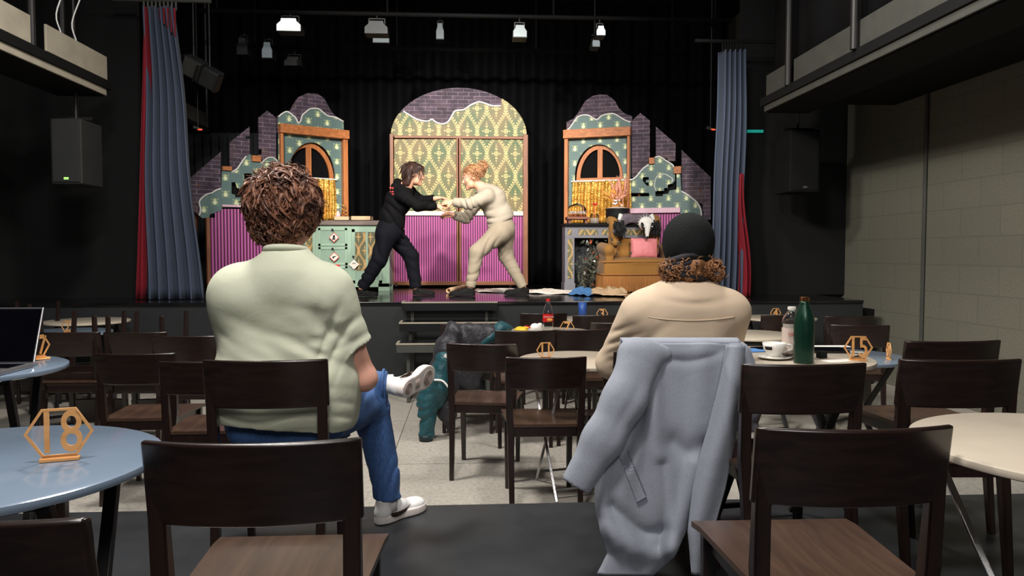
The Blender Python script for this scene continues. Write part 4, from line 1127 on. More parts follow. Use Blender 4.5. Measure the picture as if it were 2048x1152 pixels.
MB().bb(-3.6, -3.38, 8.6, 10.2, 2.93, 2.985, .003).build('beam', M['black'], t)
MB().cyl((-3.39, 10.1, 3.0), (-3.39, 10.1, CEIL), .02, sides=8).build('hanger_pole', M['steel_dark'], t)
def speaker(x0, x1, y0, y1, Y, label, back=False):
    a = P(x0, y0, Y); b = P(x1, y1, Y); t = thing('loudspeaker', label, 'loudspeaker', ((a.x+b.x)/2, Y+.2, b.z))
    MB().bb(a.x, b.x, Y+.01, Y+.40, b.z, a.z, .012).build('cabinet', M['black'] if back else M['speaker'], t)
    MB().bb(a.x+.02, b.x-.02, Y, Y+.011, b.z+.02, a.z-.02, .003).build('grille', M['speaker'] if not back else M['black'], t)
    MB().bb((a.x+b.x)/2-.02, (a.x+b.x)/2+.02, Y-.004, Y, b.z+.04, b.z+.06).build('badge', M['led_green'] if not back else M['alu'], t)
    MB().cyl(((a.x+b.x)/2, Y+.2, a.z), ((a.x+b.x)/2, Y+.2, CEIL), .015, sides=8).bar((a.x-.01, Y+.2, a.z+.03), (b.x+.01, Y+.2, a.z+.03), .03, .02).build('bracket', M['steel_dark'], t)
speaker(98, 164, 236, 368, 7.0, 'charcoal loudspeaker hanging by the left wall')
speaker(1582, 1640, 258, 384, 7.6, 'black loudspeaker hanging by the right wall', True)
def pipe(y, z, x0, x1, label):
    mb = MB().cyl((x0, y, z), (x1, y, z), .025, sides=10)
    for k in range(4): mb.cyl((lerp(x0+.2, x1-.2, k/3), y, z), (lerp(x0+.2, x1-.2, k/3), y, CEIL), .012, sides=8)
    o = mb.build('lighting_pipe', M['black'], None, smooth=True); tag(o, label, 'pipe'); return o
pz = P(577, 22, 9.0).z
pipe(9.05, pz, -3.1, 3.2, 'front overhead lighting pipe carrying the bright hooded lamps')
pz2 = P(577, 92, 10.2).z
pipe(10.25, pz2, -3.0, 3.0, 'rear overhead lighting pipe above the arched doors')
def lamp(px_, py_, w, h, Y, zp, label, face=None, m='iron', deep=.2):
    a = P(px_-w/2, py_-h/2, Y); b = P(px_+w/2, py_+h/2, Y); cx = (a.x+b.x)/2; hwid = (b.x-a.x)/2; hh = a.z-b.z
    t = thing('stage_lamp', label, 'stage lamp', (cx, Y, b.z))
    pro = [(-.62, 1), (.62, 1), (.66, .78), (1, .5), (1, 0), (-1, 0), (-1, .5), (-.66, .78)]
    MB().prism([V(cx+u*hwid, Y, b.z+v*hh) for u, v in pro], (0, 0, 0), (0, deep, 0)).build('housing', M[m], t)
    if face: MB().prism([V(cx+u*hwid*.93, Y, b.z+hh*(.05+v*.9)) for u, v in pro], (0, -.006, 0), (0, -.001, 0)).build('lit_face', M[face], t)
    mb = MB().bar((cx-hwid*.7, Y+.1, a.z-hh*.2), (cx-hwid*.7, Y+.1, a.z+.05), .012, .02).bar((cx+hwid*.7, Y+.1, a.z-hh*.2), (cx+hwid*.7, Y+.1, a.z+.05), .012, .02).bar((cx-hwid*.7, Y+.1, a.z+.05), (cx+hwid*.7, Y+.1, a.z+.05), .012, .02)
    mb.cyl((cx, Y+.1, a.z+.05), (cx, Y+.1, max(a.z+.08, zp)), .012, sides=8); mb.build('yoke', M['steel_dark'], t)
    return t
lamp(577, 49, 50, 27, 8.95, pz, 'brightly lit white hooded stage lamp, leftmost on the front pipe', 'hotlamp')
lamp(752, 54, 46, 26, 8.95, pz, 'unlit grey hooded stage lamp right of the bright one')
lamp(1040, 62, 28, 26, 8.95, pz, 'dim grey stage lamp on the front pipe above the right half of the doors', 'gel')
lamp(1202, 61, 18, 20, 8.95, pz, 'small pale lit stage lamp above the right tower', 'warmlamp')
lamp(1192, 84, 16, 20, 9.6, CEIL, 'small grey lamp hanging just below the pale lit lamp', 'gel', 'duct_grey')
lamp(586, 122, 36, 18, 10.15, pz2, 'grey floodlight low on the rear pipe below the bright lamp', None, 'iron')
lamp(762, 76, 34, 20, 10.15, pz2, 'grey flood with pale gel on the rear pipe behind the unlit hooded lamp', 'gel', 'iron')
lamp(534, 100, 22, 34, 10.15, pz2, 'narrow dark spotlight on the rear pipe left of the low floodlight', 'gel')
lamp(484, 92, 22, 34, 10.15, pz2, 'narrow dark spotlight, leftmost on the rear pipe')
lamp(880, 62, 16, 34, 10.15, pz2, 'slim dark spotlight with greenish gel above the centre arch', 'gel')
for px_, py_, r, lab in ((388, 135, .5, 'boxy pale floodlight tilted beside the left curtain top'), (420, 156, .5, 'darker boxy floodlight lower down beside the left curtain')):
    c = P(px_, py_, 8.9); t = thing('flood_lamp', lab, 'stage lamp', c); R = Matrix.Rotation(.5, 3, 'Y') @ Matrix.Rotation(.4, 3, 'X')
    MB().box(c, (.22, .16, .22), R, .01).build('housing', M['iron'], t)
    MB().box(c+R@V(0,-.085,0), (.19, .012, .19), R, .004).build('front_glass', M['duct_grey'] if px_ < 400 else M['speaker'], t)
    MB().box(c+R@V(.13,-.05,0), (.02, .12, .2), R, .002).box(c+R@V(-.13,-.05,0), (.02, .12, .2), R, .002).build('barn_door', M['steel_dark'], t)
    MB().cyl(c+V(0,0,.1), (c.x, c.y, CEIL), .012, sides=8).build('hanger', M['steel_dark'], t)
for px_, lab in ((396, 'tiny red-lit clip lamp on the left masking drape'), (1421, 'tiny red-lit clip lamp in front of the right curtain')):
    c = P(px_, 258, 9.2); t = thing('clip_lamp', lab, 'lamp', c)
    MB().tube([c+V(-.05,0,.02), c+V(.05,0,-.005)], [.02, .012], 8).build('body', M['alu'], t); MB().ball(c+V(.03,-.02,-.01), (.03,.01,.01)).build('red_light', M['led_red'], t)
    MB().cyl(c+V(0,0,.02), (c.x, c.y, CEIL), .006, sides=6).build('hanger', M['steel_dark'], t)
c = P(1514, 261, 8.35); o = MB().bb(c.x-.09, c.x+.09, 8.39, 8.4205, c.z-.015, c.z+.015).build('exit_strip_light', M['teal_led'], None); tag(o, 'small teal light strip on the black wall right of the right curtain', 'light')
# ------------------------------------------------------------ cafe chairs (local frame: sitter faces +y, origin on the floor)
CH = None
def make_chair():
    t = thing('cafe_chair', 'x', 'chair')
    def bk(u, v):
        a = 2*u-1; z = lerp(.650, .820, v)+.0*a
        return V(a*.212, -.205-.05*(v*.17/.17)*.5-.040*(1-a*a)+.0, z)
    mb = MB(); mb.sheet(lambda u, v: bk(u, v), 20, 6, .020, side=(0, -1, 0))
    o = mb.build('backrest', M['chairback'], t, False, auto=50)
    bv = o.modifiers.new('soft', 'BEVEL'); bv.width = .006; bv.segments = 3; bv.limit_method = 'ANGLE'; bv.angle_limit = math.radians(50)
    def seat(u, v):
        a = 2*u-1; b = v; wd = lerp(.192, .215, b)
        return V(a*wd, lerp(-.20, .235, b), .462-.010*(1-a*a)*math.sin(PI*min(1, b*1.15))-(.008*max(0, b-.85)/.15))
    mb = MB(); mb.sheet(seat, 14, 14, .016, side=(0, 0, 1)); o = mb.build('seat', M['seat'], t, False, auto=50)
    mb = MB().bb(-.165, .165, .175, .20, .395, .446, .002).bb(-.165, .165, -.195, -.17, .395, .446, .002).bb(-.183, -.16, -.18, .19, .395, .446, .002).bb(.16, .183, -.18, .19, .395, .446, .002)
    mb.build('seat_frame', M['chair'], t, False)
    for s in (-1, 1):
        MB().bar((s*.180, .192, .45), (s*.178, .205, 0), .038, .036, .026, .026, bev=.004).build('leg', M['chair'], t, False)
        mb = MB(); y = (-.192, -.186, -.222); 
        p = [V(s*.178, -.245, 0), V(s*.182, -.188, .42), V(s*.188, -.190, .50), V(s*.191, -.213, .79)]
        rings = []
        for q, (w, d) in zip(p, ((.026, .028), (.034, .04), (.036, .04), (.034, .020))):
            rings.append([mb.bm.verts.new(q+V(sx*w/2, sy*d/2, 0)) for sx, sy in ((-1,-1),(1,-1),(1,1),(-1,1))])
        for A, B in zip(rings, rings[1:]):
            for k in range(4): mb.bm.faces.new((A[k], A[(k+1) % 4], B[(k+1) % 4], B[k]))
        mb.bm.faces.new(rings[0][::-1]); mb.bm.faces.new(rings[-1])
        bmesh.ops.bevel(mb.bm, geom=[e for e in mb.bm.edges if abs((e.verts[0].co-e.verts[1].co).z) > .05], offset=.004, segments=2, affect='EDGES')
        mb.build('leg', M['chair'], t, False)
    return t
CH = make_chair(); used = [False]
def chair(x, yb, rot, label, hr=0, group=None, flip=None, dark=False):
    """x, yb: place of the backrest"""
    o = CH if not used[0] else copy_tree(CH); used[0] = True
    a = math.radians(rot); off = Matrix.Rotation(a, 3, 'Z') @ V(0, -.235, 0)
    if flip is None: o.location = (x-off.x, yb-off.y, hr+.0008); o.rotation_euler = (0, 0, a)
    else: o.location = (x-off.x, yb-off.y-.02, hr+.466+.464); o.rotation_euler = (PI, 0, a)
    o['label'] = label
    if group: o['group'] = group
    elif 'group' in o: del o['group']
    return o
D_ = 'dark brown wooden cafe chair '
chair(-.422, 1.47, 0, D_+'nearest the camera, just right of table 18', RZ)
chair(.815, 1.51, -1, D_+'in the right foreground in front of the white round table', RZ)
chair(-.735, 1.07, -9, D_+'cut off at the bottom left corner', RZ)
chairD = chair(-.695, 2.60, 0, D_+'the person in the pale green T-shirt sits on', RZ)
chairE = chair(.755, 2.74, 0, D_+'under the grey coat, holding the beanie person', RZ)
chair(1.115, 2.40, 0, D_+'directly in front of the table with sign 15', RZ)
chair(1.70, 2.47, -3, D_+'at the right edge behind the near white table', RZ)
chair(2.03, 3.0, 2, D_+'at the right edge, behind another chair back', RZ)
chair(-1.66, 2.32, -4, D_+'at the left edge in front of the laptop table', RZ)
chair(.08, 4.42, -9, D_+'on the floor left of table 11, seat turned right')
chair(.405, 3.83, 0, D_+'on the floor directly in front of table 11')
chair(.91, 3.80, 4, D_+'right of table 11, half hidden by the grey coat')
chair(.40, 5.17, 0, D_+'behind table 11, left of sign 7')
chair(.815, 5.22, 3, D_+'behind table 11 and below sign 7')
chairR = chair(.0, 5.62, -6, D_+'with the black and teal jackets hung over it')
chair(1.16, 5.72, -4, D_+'beside the beanie person\'s left shoulder behind sign 7')
chair(.68, 6.66, 0, D_+'near the stage behind the soft drink bottle')
chair(1.12, 6.42, 2, D_+'near the stage in front of sign 3')
chair(2.76, 6.35, 0, D_+'far right in front of sign 4')
chair(3.26, 6.2, -3, D_+'far right, against the stage corner')
chair(2.93, 5.42, -12, D_+'behind the blue table at right')
chL1 = chair(-2.72, 5.25, 0, D_+'on the left, in front of the table with sign 2')
chL2 = chair(-2.26, 5.22, 0, D_+'on the left, right neighbour of the chair before sign 2')
chair(-1.84, 4.96, -3, D_+'just left of the green shirt, farther back')
chair(-1.78, 4.10, 0, D_+'between laptop and green shirt, nearer than its neighbours')
chair(-1.32, 3.78, 0, D_+'left of the green shirt, partly hidden by its chair')
chair(-2.72, 5.25, 0, D_+'upside down on the chair in front of sign 2', 0, None, True)
chair(-2.26, 5.22, 0, D_+'upside down on the chair right of sign 2', 0, None, True)
chW = chair(-3.85, 6.5, 0, D_+'far left behind the laptop, under an upturned chair')
chair(-3.85, 6.5, 0, D_+'upside down at the far left behind the laptop', 0, None, True)
# ------------------------------------------------------------ folding round tables
def table(x, y, r, top, label, hr=0, ang=0, dark=True, rim=None):
    t = thing('round_table', label, 'table', (x, y, hr)); z = hr+.75
    MB().lathe([(0,z-.022),(r-.012,z-.022),(r-.002,z-.018),(r,z-.011),(r-.002,z-.003),(r-.010,z),(0,z)], (x, y, 0), 72).build('tabletop', M[top], t, auto=30)
    mt = M['steel_dark'] if dark else M['chrome']; w = .030 if dark else .016
    R = Matrix.Rotation(math.radians(ang), 3, 'Z')
    def L(a, b, c): v = R @ V(a, b, 0); return V(x+v.x, y+v.y, hr+c)
    k = r*.62
    for sx, sg in ((-k, 1), (k, 1), (-k+.035, -1), (k-.035, -1)):
        MB().bar(L(sx, sg*k*.95, .725), L(sx, -sg*k*.95, .002), w, w*.6, bev=.002).build('leg', mt, t)
    for sg in (1, -1):
        dd = 0 if sg > 0 else .035
        for q, hz in ((-.80, .06), (.95, .715)): MB().bar(L(-k+dd, sg*k*q, hz), L(k-dd, sg*k*q, hz), w*.7, w*.5).build('stretcher', mt, t)
    mb = MB().bar(L(-k-.01, 0, .363), L(k+.01, 0, .363), .012, .012); mb.build('pivot_rod', mt, t)
    return z
z18 = table(-1.02, 1.60, .355, 'tbl_blue', 'glossy grey-blue round table carrying sign 18 at the left front', RZ, 12)
zR = table(1.40, 1.60, .36, 'tbl_beige', 'beige white round table at the right front edge', RZ, 18, False)
zL = table(-1.93, 2.96, .36, 'tbl_blue', 'grey-blue round table with the laptop at the left edge', RZ, 20)
z15 = table(1.33, 3.08, .36, 'tbl_beige', 'pale round table with mug, bottles and sign 15', RZ, 8)
z16 = table(2.22, 4.3, .36, 'tbl_blue', 'grey-blue round table with the edge-on sign, right of sign 15', 0, 30)
z11 = table(.64, 4.26, .355, 'tbl_beige', 'beige round table with sign 11', 0, 15, False)
z7 = table(.62, 5.78, .35, 'tbl_beige', 'round table with sign 7 and the soft drink bottle', 0, 8, False)
z3 = table(1.22, 6.95, .34, 'tbl_beige', 'round table with sign 3 and the blue cup near the stage', 0, 0)
z4 = table(2.95, 6.93, .34, 'tbl_beige', 'round table with sign 4 near the right end of the stage', 0, 0)
z8 = table(2.12, 5.5, .34, 'tbl_beige', 'pale round table between the beanie person and sign 4', 0, 10)
z2 = table(-3.44, 6.98, .36, 'tbl_beige', 'pale round table farthest left in front of the stage', 0, 20)
z6 = table(-3.12, 5.98, .34, 'tbl_blue', 'grey-blue round table carrying sign 2', 0, 35)
# ------------------------------------------------------------ hexagonal number signs
def sign(num, x, y, z, rot, label, s=.055):
    t = thing('table_number_sign', label, 'table number', (x, y, z)); R = Matrix.Rotation(math.radians(rot), 4, 'Z')
    T = Matrix.Translation((x, y, z))@R
    def hexa(r): return [(r*math.cos(PI/3*k), s*.93+r*.92*math.sin(PI/3*k)) for k in range(6)]
    cu = bpy.data.curves.new('hexagon', 'CURVE'); cu.dimensions = '2D'; cu.fill_mode = 'BOTH'; cu.extrude = .0018
    for poly in (hexa(s), hexa(s-.0065)):
        sp = cu.splines.new('POLY'); sp.points.add(5)
        for i, q in enumerate(poly): sp.points[i].co = (q[0], q[1], 0, 1)
        sp.use_cyclic_u = True
    o = bpy.data.objects.new('hexagon', cu); me = bpy.data.meshes.new_from_object(o); bpy.data.objects.remove(o); me.materials.clear()
    U = T @ Matrix.Rotation(PI/2, 4, 'X'); me.transform(U); link_mesh('hexagon', me, M['laser'], t, True, False)
    text_mesh('number', num, s*1.95, U @ Matrix.Translation((0, s*.93-.003, 0)), M['laser'], t, .0018, .0006, scale=(.95 if len(num) == 1 else .72, 1.0))
    mb = MB(); mb.box((0, 0, .0035), (s*1.15, .016, .007), None, .001); mb.bb(-s*.5, s*.5, -.0018, .0018, .004, .012); mb.bm.transform(T); mb.build('foot', M['laser'], t)
    return t
g = G(120, 922, z18); sign('18', g.x, g.y, z18+.0008, 18, 'laser-cut hexagon sign with number 18 on the left blue table', .064)
g = G(1716, 722, z15); sign('15', g.x, g.y, z15+.0008, -6, 'laser-cut hexagon sign with number 15 beside the bottles', .058)
g = G(1091, 718, z11); sign('11', g.x, g.y, z11+.0008, 12, 'laser-cut hexagon sign with number 11 on the beige table')
g = G(1777, 719, z16); sign('16', g.x, g.y, z16+.0008, 74, 'hexagon sign seen nearly edge-on on the right blue table')
g = G(1134, 668, z7); sign('7', g.x, min(g.y, 6.0), z7+.0008, -6, 'laser-cut hexagon sign with number 7 behind the middle chairs')
sign('3', 1.235, 6.82, z3+.0008, 0, 'laser-cut hexagon sign with number 3 near the stage')
sign('4', 2.86, 6.8, z4+.0008, 8, 'laser-cut hexagon sign with number 4 at the far right')
sign('2', -3.03, 5.86, z6+.0008, -14, 'laser-cut hexagon sign with number 2 at the far left')
sign('17', G(76, 718, zL).x, G(76, 718, zL).y, zL+.0035, 66, 'hexagon sign seen edge-on beside the laptop', .055)
g = G(76, 718, zL); o = MB().lathe([(0,zL+.0006),(.05,zL+.0006),(.05,zL+.003),(0,zL+.003)], (g.x, g.y, 0), 6).build('coaster', M['laser'], None); tag(o, 'thin wooden coaster under the edge-on sign by the laptop', 'coaster')
# ------------------------------------------------------------ tabletop things
# laptop
a = G(-60, 735, zL); t = thing('laptop', 'open laptop with a black screen on the left blue table', 'laptop', (-1.86, 2.9, zL))
x1 = P(74, 620, 2.98).x; x0 = x1-.34; zt_ = P(60, 616, 3.0).z
R = Matrix.Rotation(math.radians(-4), 3, 'Z')
MB().bb(x0, x1, 2.72, 2.95, zL+.001, zL+.016, .004).build('base', M['alu'], t)
sc = MB().bar((lerp(x0,x1,.5), 2.955, zL+.016), (lerp(x0,x1,.5), 3.03, zt_), x1-x0, .008, up=V(0,1,0), bev=.003).build('lid', M['alu'], t)
MB().bar((lerp(x0,x1,.5), 2.950, zL+.024), (lerp(x0,x1,.5), 3.0235, zt_-.006), x1-x0-.010, .002, up=V(0,1,0)).build('screen', M['screen'], sc)
mb = MB()
for r in range(5):
    for c_ in range(13): mb.box((x0+.03+c_*.0235, 2.83+r*.021, zL+.0172), (.019, .017, .002))
mb.build('keyboard', M['screen'], t)
o = MB().bb(x0+.1, x1+.015, 2.64, 2.715, zL+.001, zL+.006, .002).build('phone', M['rail_pink'], None); tag(o, 'flat pink-edged phone lying in front of the laptop', 'phone')
# mug
g = G(1548, 718, z15); t = thing('coffee_cup', 'white ceramic coffee cup with a dark logo on its saucer beside the glass bottle', 'cup', (g.x, g.y, z15+.012)); z = z15+.0125
MB().lathe([(0,z),(.024,z),(.026,z+.006),(.042,z+.028),(.047,z+.055),(.045,z+.055),(.040,z+.03),(.024,z+.010),(0,z+.008)], (g.x, g.y, 0), 40).build('bowl', M['ceramic'], t, smooth=True)
MB().lathe([(0,z+.042),(.0425,z+.042)], (g.x, g.y, 0), 30).build('coffee', M['coffee'], t, smooth=True)
MB().tube(smooth_path([V(g.x+.043, g.y-.006, z+.046), V(g.x+.066, g.y-.012, z+.045), V(g.x+.068, g.y-.012, z+.028), V(g.x+.040, g.y-.006, z+.02)], 5), .005, 10).build('handle', M['ceramic'], t, smooth=True)
mb = MB(); mb.sheet(lambda u, v: V(g.x-.043*math.cos(.25+u*.75)*lerp(.98, 1.06, v), g.y-.043*math.sin(.25+u*.75)*lerp(.98, 1.06, v), z+.028+v*.014), 8, 2, .0006); mb.build('logo', M['steel_dark'], t)
o = MB().lathe([(0,z15+.0008),(.04,z15+.001),(.07,z15+.010),(.071,z15+.012),(.038,z15+.006),(.028,z15+.0115),(0,z15+.0115)], (g.x, g.y, 0), 40).build('saucer', M['ceramic'], None, smooth=True); tag(o, 'white saucer under the coffee cup on the table with sign 15', 'saucer')
def bottle(name, px_, pyb, zt_, W, H, prof, m, label, cap, capm, neckr, Y=None):
    g = G(px_, pyb, zt_); z = zt_+.001; t = thing(name, label, 'bottle', (g.x, g.y, z))
    MB().lathe([(r*W/2, z+h*H) for r, h in prof], (g.x, g.y, 0), 36).build('body', m, t, smooth=True)
    MB().lathe([(0,z+cap[0]*H),(neckr,z+cap[0]*H),(neckr,z+cap[1]*H-.002),(neckr-.002,z+cap[1]*H),(0,z+cap[1]*H)], (g.x, g.y, 0), 24).build('cap', capm, t, auto=40)
    return t, g, z
bottle('steel_bottle', 1607, 726, z15, .078, .262, [(0,0),(.94,0),(1,.02),(1,.60),(.96,.68),(.78,.78),(.52,.87),(.46,.90),(.46,.94),(0,.94)], M['green_bottle'], 'tall dark green steel bottle with a copper cap on the table with sign 15', (.93, 1.0), M['copper'], .018)
t, g, z = bottle('glass_bottle', 1582, 715, z15, .076, .212, [(0,0),(.94,0),(1,.02),(1,.70),(.93,.78),(.62,.87),(.42,.91),(.42,.95),(.36,.95),(.36,.9),(.55,.86),(.88,.77),(.94,.70),(.94,.03),(0,.03)], M['plastic'], 'clear swing-top bottle of pale drink behind the coffee cup', (.94, 1.0), M['ceramic'], .017)
MB().lathe([(0,z+.008),(.0345,z+.008),(.0345,z+.135),(0,z+.135)], (g.x, g.y, 0), 30).build('drink', M['milky'], t, smooth=True)
MB().lathe([(.0386,z+.02),(.0386,z+.125)], (g.x, g.y, 0), 30).build('paper_label', M['milky'], t, smooth=True)
for k, (ch, w) in enumerate((('ROCKET', .018),)):
    text_mesh('lettering', ch, .016, Matrix.Translation((g.x, g.y-.0395, z+.100)) @ Matrix.Rotation(PI/2, 4, 'X'), M['redprint'], t, .0004)
bx_ = [(1640, 705, .15, .20, -10, M['screen'], 'closed black notebook on the table with sign 15', 'notebook', .012), (1655, 712, .12, .10, 20, M['paper'], 'white sheet of paper under sign 15', 'paper', .001),
       (1503, 708, .14, .11, -12, M['bluecloth'], 'pale blue folder at the left of the table with sign 15', 'folder', .004)]
def slab(name, px_, py_, w, d, rot, m, label, cat, h, zt_=z15):
    g = G(px_, py_, zt_); o = MB().box((0, 0, 0), (w, d, h), None, min(.002, h*.3)).build(name, m, None); o.location = (g.x, g.y, zt_+h/2+.0008); o.rotation_euler = (0, 0, math.radians(rot)); return tag(o, label, cat)
slab('notebook', 1650, 703, .17, .13, -8, M['screen'], 'closed black notebook behind the green bottle', 'notebook', .012)
slab('paper_sheet', 1678, 722, .14, .07, 14, M['paper'], 'white sheet of paper lying in front of sign 15', 'paper', .001)
slab('paper_sheet', 1655, 694, .2, .05, -2, M['whiteprint'], 'white folded sheet behind the black notebook', 'paper', .004)
slab('folder', 1500, 702, .13, .10, 12, M['bluecloth'], 'pale blue folder at the left of the table with sign 15', 'folder', .004)
slab('tablet', 1530, 698, .10, .09, 8, M['screen'], 'small black tablet between blue folder and cup', 'tablet', .006)
slab('small_box', 1643, 716, .035, .03, 5, M['knit'], 'small dark box with a white lid beside the green bottle', 'box', .028)
slab('pen', 1712, 716, .09, .009, 40, M['screen'], 'dark pen leaning across the paper by sign 15', 'pen', .008)
slab('paper_sheet', 1690, 704, .15, .05, -25, M['duct'], 'brown-edged grey sheet left of sign 15', 'paper', .002)
# soft drink bottle on table 7
t, g, z = bottle('soft_drink_bottle', 1096, 672, z7, .080, .275, [(0,0),(.8,0),(.95,.03),(1,.08),(.95,.30),(.98,.34),(.98,.58),(.92,.64),(.62,.80),(.36,.90),(.34,.93),(.30,.93),(.32,.89),(.56,.79),(.86,.63),(.92,.56),(.90,.3),(.93,.09),(.7,.03),(0,.03)], M['plastic'], 'nearly empty soft drink bottle with red cap and red label', (.92, .99), M['red'], .015)
MB().lathe([(.0400,z+.105),(.0400,z+.162)], (g.x, g.y, 0), 30).build('red_label', M['red'], t, smooth=True)
text_mesh('lettering', 'Coca-Cola', .017, Matrix.Translation((g.x, g.y-.0408, z+.143)) @ Matrix.Rotation(PI/2, 4, 'X'), M['whiteprint'], t, .0004)
MB().ball((g.x+.008, g.y-.04, z+.120), (.022, .002, .012)).build('orange_print', M['wheat'], t, smooth=True)
def crumple(name, c, r, m, label, cat, seed, f=14, amp=.012):
    S = SDF(V(*c)-V(*r)*1.4, V(*c)+V(*r)*1.4, min(r)/9); S.ell(c, r, None, 0); w = wav(seed, f); w2 = wav(seed+1, f*2)
    S.disp(lambda a, b, d: amp*w(a, b, d)+amp*.5*np.abs(w2(a, b, d))); S.cut((0, 0, c[2]-r[2]*.8), (0, 0, -1)); o = S.mesh(name, m, None); return tag(o, label, cat)
c = G(1074, 668, z7); crumple('napkin', (c.x, 5.66, z7+.035), (.055, .05, .042), M['furwhite'], 'crumpled white paper napkin left of the soft drink bottle', 'napkin', 4, 16, .008)
crumple('snack_bag', (P(1050, 660, 5.72).x, 5.72, z7+.021), (.09, .06, .025), M['yellow'], 'yellow and red snack bag on the table left of the napkin', 'snack bag', 8, 14, .006)
o = MB().box((P(1056, 657, 5.66).x, 5.655, z7+.05), (.05, .03, .006), Matrix.Rotation(.2, 3, 'Y'), .002).build('red_wrapper', M['red'], None); tag(o, 'red wrapper lying on the yellow snack bag', 'wrapper')
g = G(1170, 635, z3); o = MB().lathe([(0,z3+.001),(.036,z3+.001),(.040,z3+.15),(.036,z3+.15),(.033,z3+.006),(0,z3+.006)], (P(1165, 620, 6.9).x, 6.9, 0), 30).build('blue_cup', M['blueplastic'], None, smooth=True); tag(o, 'tall blue plastic cup on the table with sign 3', 'cup')
# white paper bag with handles hanging behind the left middle chair
c = P(972, 748, 5.3); t = thing('paper_bag', 'white paper carrier bag with red triangle print on the chair with the jackets', 'bag', (c.x+.06, 5.35, .30))
# the bag
mb = MB(); z0 = .475
mb.bb(.01, .19, 5.86, 5.94, z0, z0+.17, .006); mb.build('bag_body', M['paper'], t)
MB().prism([V(.12, 5.858, z0+.05), V(.18, 5.858, z0+.05), V(.15, 5.858, z0+.10)], (0, -.001, 0), (0, .001, 0)).build('red_triangle', M['redprint'], t)
MB().tube(smooth_path([V(.04, 5.855, z0+.16), V(.04, 5.80, z0+.02), V(.22, 5.70, z0-.15), V(.25, 5.62, z0-.30), V(.27, 5.66, z0-.2), V(.09, 5.80, z0+.02)], 6), .008, 6, flat=.4).build('strap', M['pampas'], t, smooth=True)
# ------------------------------------------------------------ people
def frame(fwd, up):
    f = Vector(fwd).normalized(); u = Vector(up); u = (u-f*u.dot(f)).normalized(); r = f.cross(u)
    return Matrix((r, f, u)).transposed()           # columns: right, forward, up
def head(S, c, R, s=1.0, mouth_open=False, cap_k=.02):
    """c: centre of the head between the ears; R columns right, forward, up"""
    T = lambda x, y, z: Vector(c)+R@V(x*s, y*s, z*s)
    E = lambda p, r, k=.02: S.ell(T(*p), [q*s for q in r], R, k)
    E((0, -.012, .035), (.076, .096, .088), 0); E((0, .035, -.01), (.064, .062, .085), .03)      # skull, face
    E((0, .045, -.075), (.046, .044, .040), .035); S.cap(T(0, .078, -.098), T(0, .080, -.100), .017*s, k=.025)  # jaw, chin
    S.cap(T(-.035, .03, -.075), T(.035, .03, -.075), .026*s, k=.03)
    S.cap(T(-.03, .082, .030), T(.03, .082, .030), .012*s, k=.02)                                   # brow
    for q in (-1, 1):
        E((q*.038, .070, -.022), (.020, .018, .020), .02)                                            # cheek
        S.sub(T(q*.031, .098, .008), [.016*s, .014*s, .012*s], R, .012)                             # eye socket
        E((q*.077, .0, .0), (.010, .020, .032), .008); S.sub(T(q*.088, .004, .002), [.008*s, .011*s, .018*s], R, .005)
    S.cap(T(0, .088, .018), T(0, .112, -.022), .008*s, .012*s, .012); E((0, .104, -.026), (.017, .012, .009), .010)   # nose
    if mouth_open:
        S.sub(T(0, .098, -.064), [.020*s, .02*s, .015*s], R, .008)
        S.cap(T(-.018, .090, -.046), T(.018, .090, -.046), .007*s, k=.008); S.cap(T(-.015, .086, -.084), T(.015, .086, -.084), .008*s, k=.01)
    else:
        S.cap(T(-.020, .090, -.052), T(.020, .090, -.052), .0065*s, k=.008); S.cap(T(-.017, .088, -.063), T(.017, .088, -.063), .0075*s, k=.008)
    return T
def face_parts(T, R, s, par, body_off=None):
    mb = MB(); 
    for q in (-1, 1): mb.ball(T(q*.031, .080, .008), .0125*s, seg=12)
    e = mb.build('eyes', M['eye'], par, smooth=True)
    mb = MB()
    for q in (-1, 1): mb.ball(T(q*.031, .0885, .007), .0052*s, seg=10)
    mb.build('irises', M['iris'], e, smooth=True)
def hand(S, w, d, n, side, curl=.5, s=1.0, spread=.0, h=.004):
    """w wrist, d towards the fingers, n out of the back of the hand, side +1 thumb along d x n"""
    d = Vector(d).normalized(); n = Vector(n); n = (n-d*n.dot(d)).normalized(); x = d.cross(n)*side; w = Vector(w)
    S.ell(w+d*.048*s, (.040*s, .050*s, .016*s), frame(d, n), .02)
    S.cap(w-d*.02*s, w+d*.03*s, .024*s, .026*s, .02, (n, 1.3))
    L = (.072, .080, .074, .058)
    for k in range(4):
        off = (.028-.0185*k)*s; p = w+d*(.082-.004*abs(k-1.2))*s+x*off; a = curl*.55; r = (.0088, .009, .0086, .0076)[k]*s
        for j, f in enumerate((.46, .30, .24)):
            dd = (d*math.cos(a)-n*math.sin(a)+x*spread*(1.5-k)*.12).normalized(); q = p+dd*L[k]*f*s
            S.cap(p, q, r*(1-.08*j), r*(1-.08*(j+1)), .004); p = q; a += curl*(.95+.1*j)
    p = w+d*.018*s+x*.028*s; q = p+(d*.6+x*.75-n*.25).normalized()*.040*s; S.cap(p, q, .013*s, .011*s, .012)
    r_ = q+(d*.85+x*.35-n*(.3+curl*.5)).normalized()*.030*s; S.cap(q, r_, .0105*s, .0095*s, .004); S.cap(r_, r_+(d*.9-n*(.3+curl*.6)).normalized()*.022*s, .0095*s, .0075*s, .004)
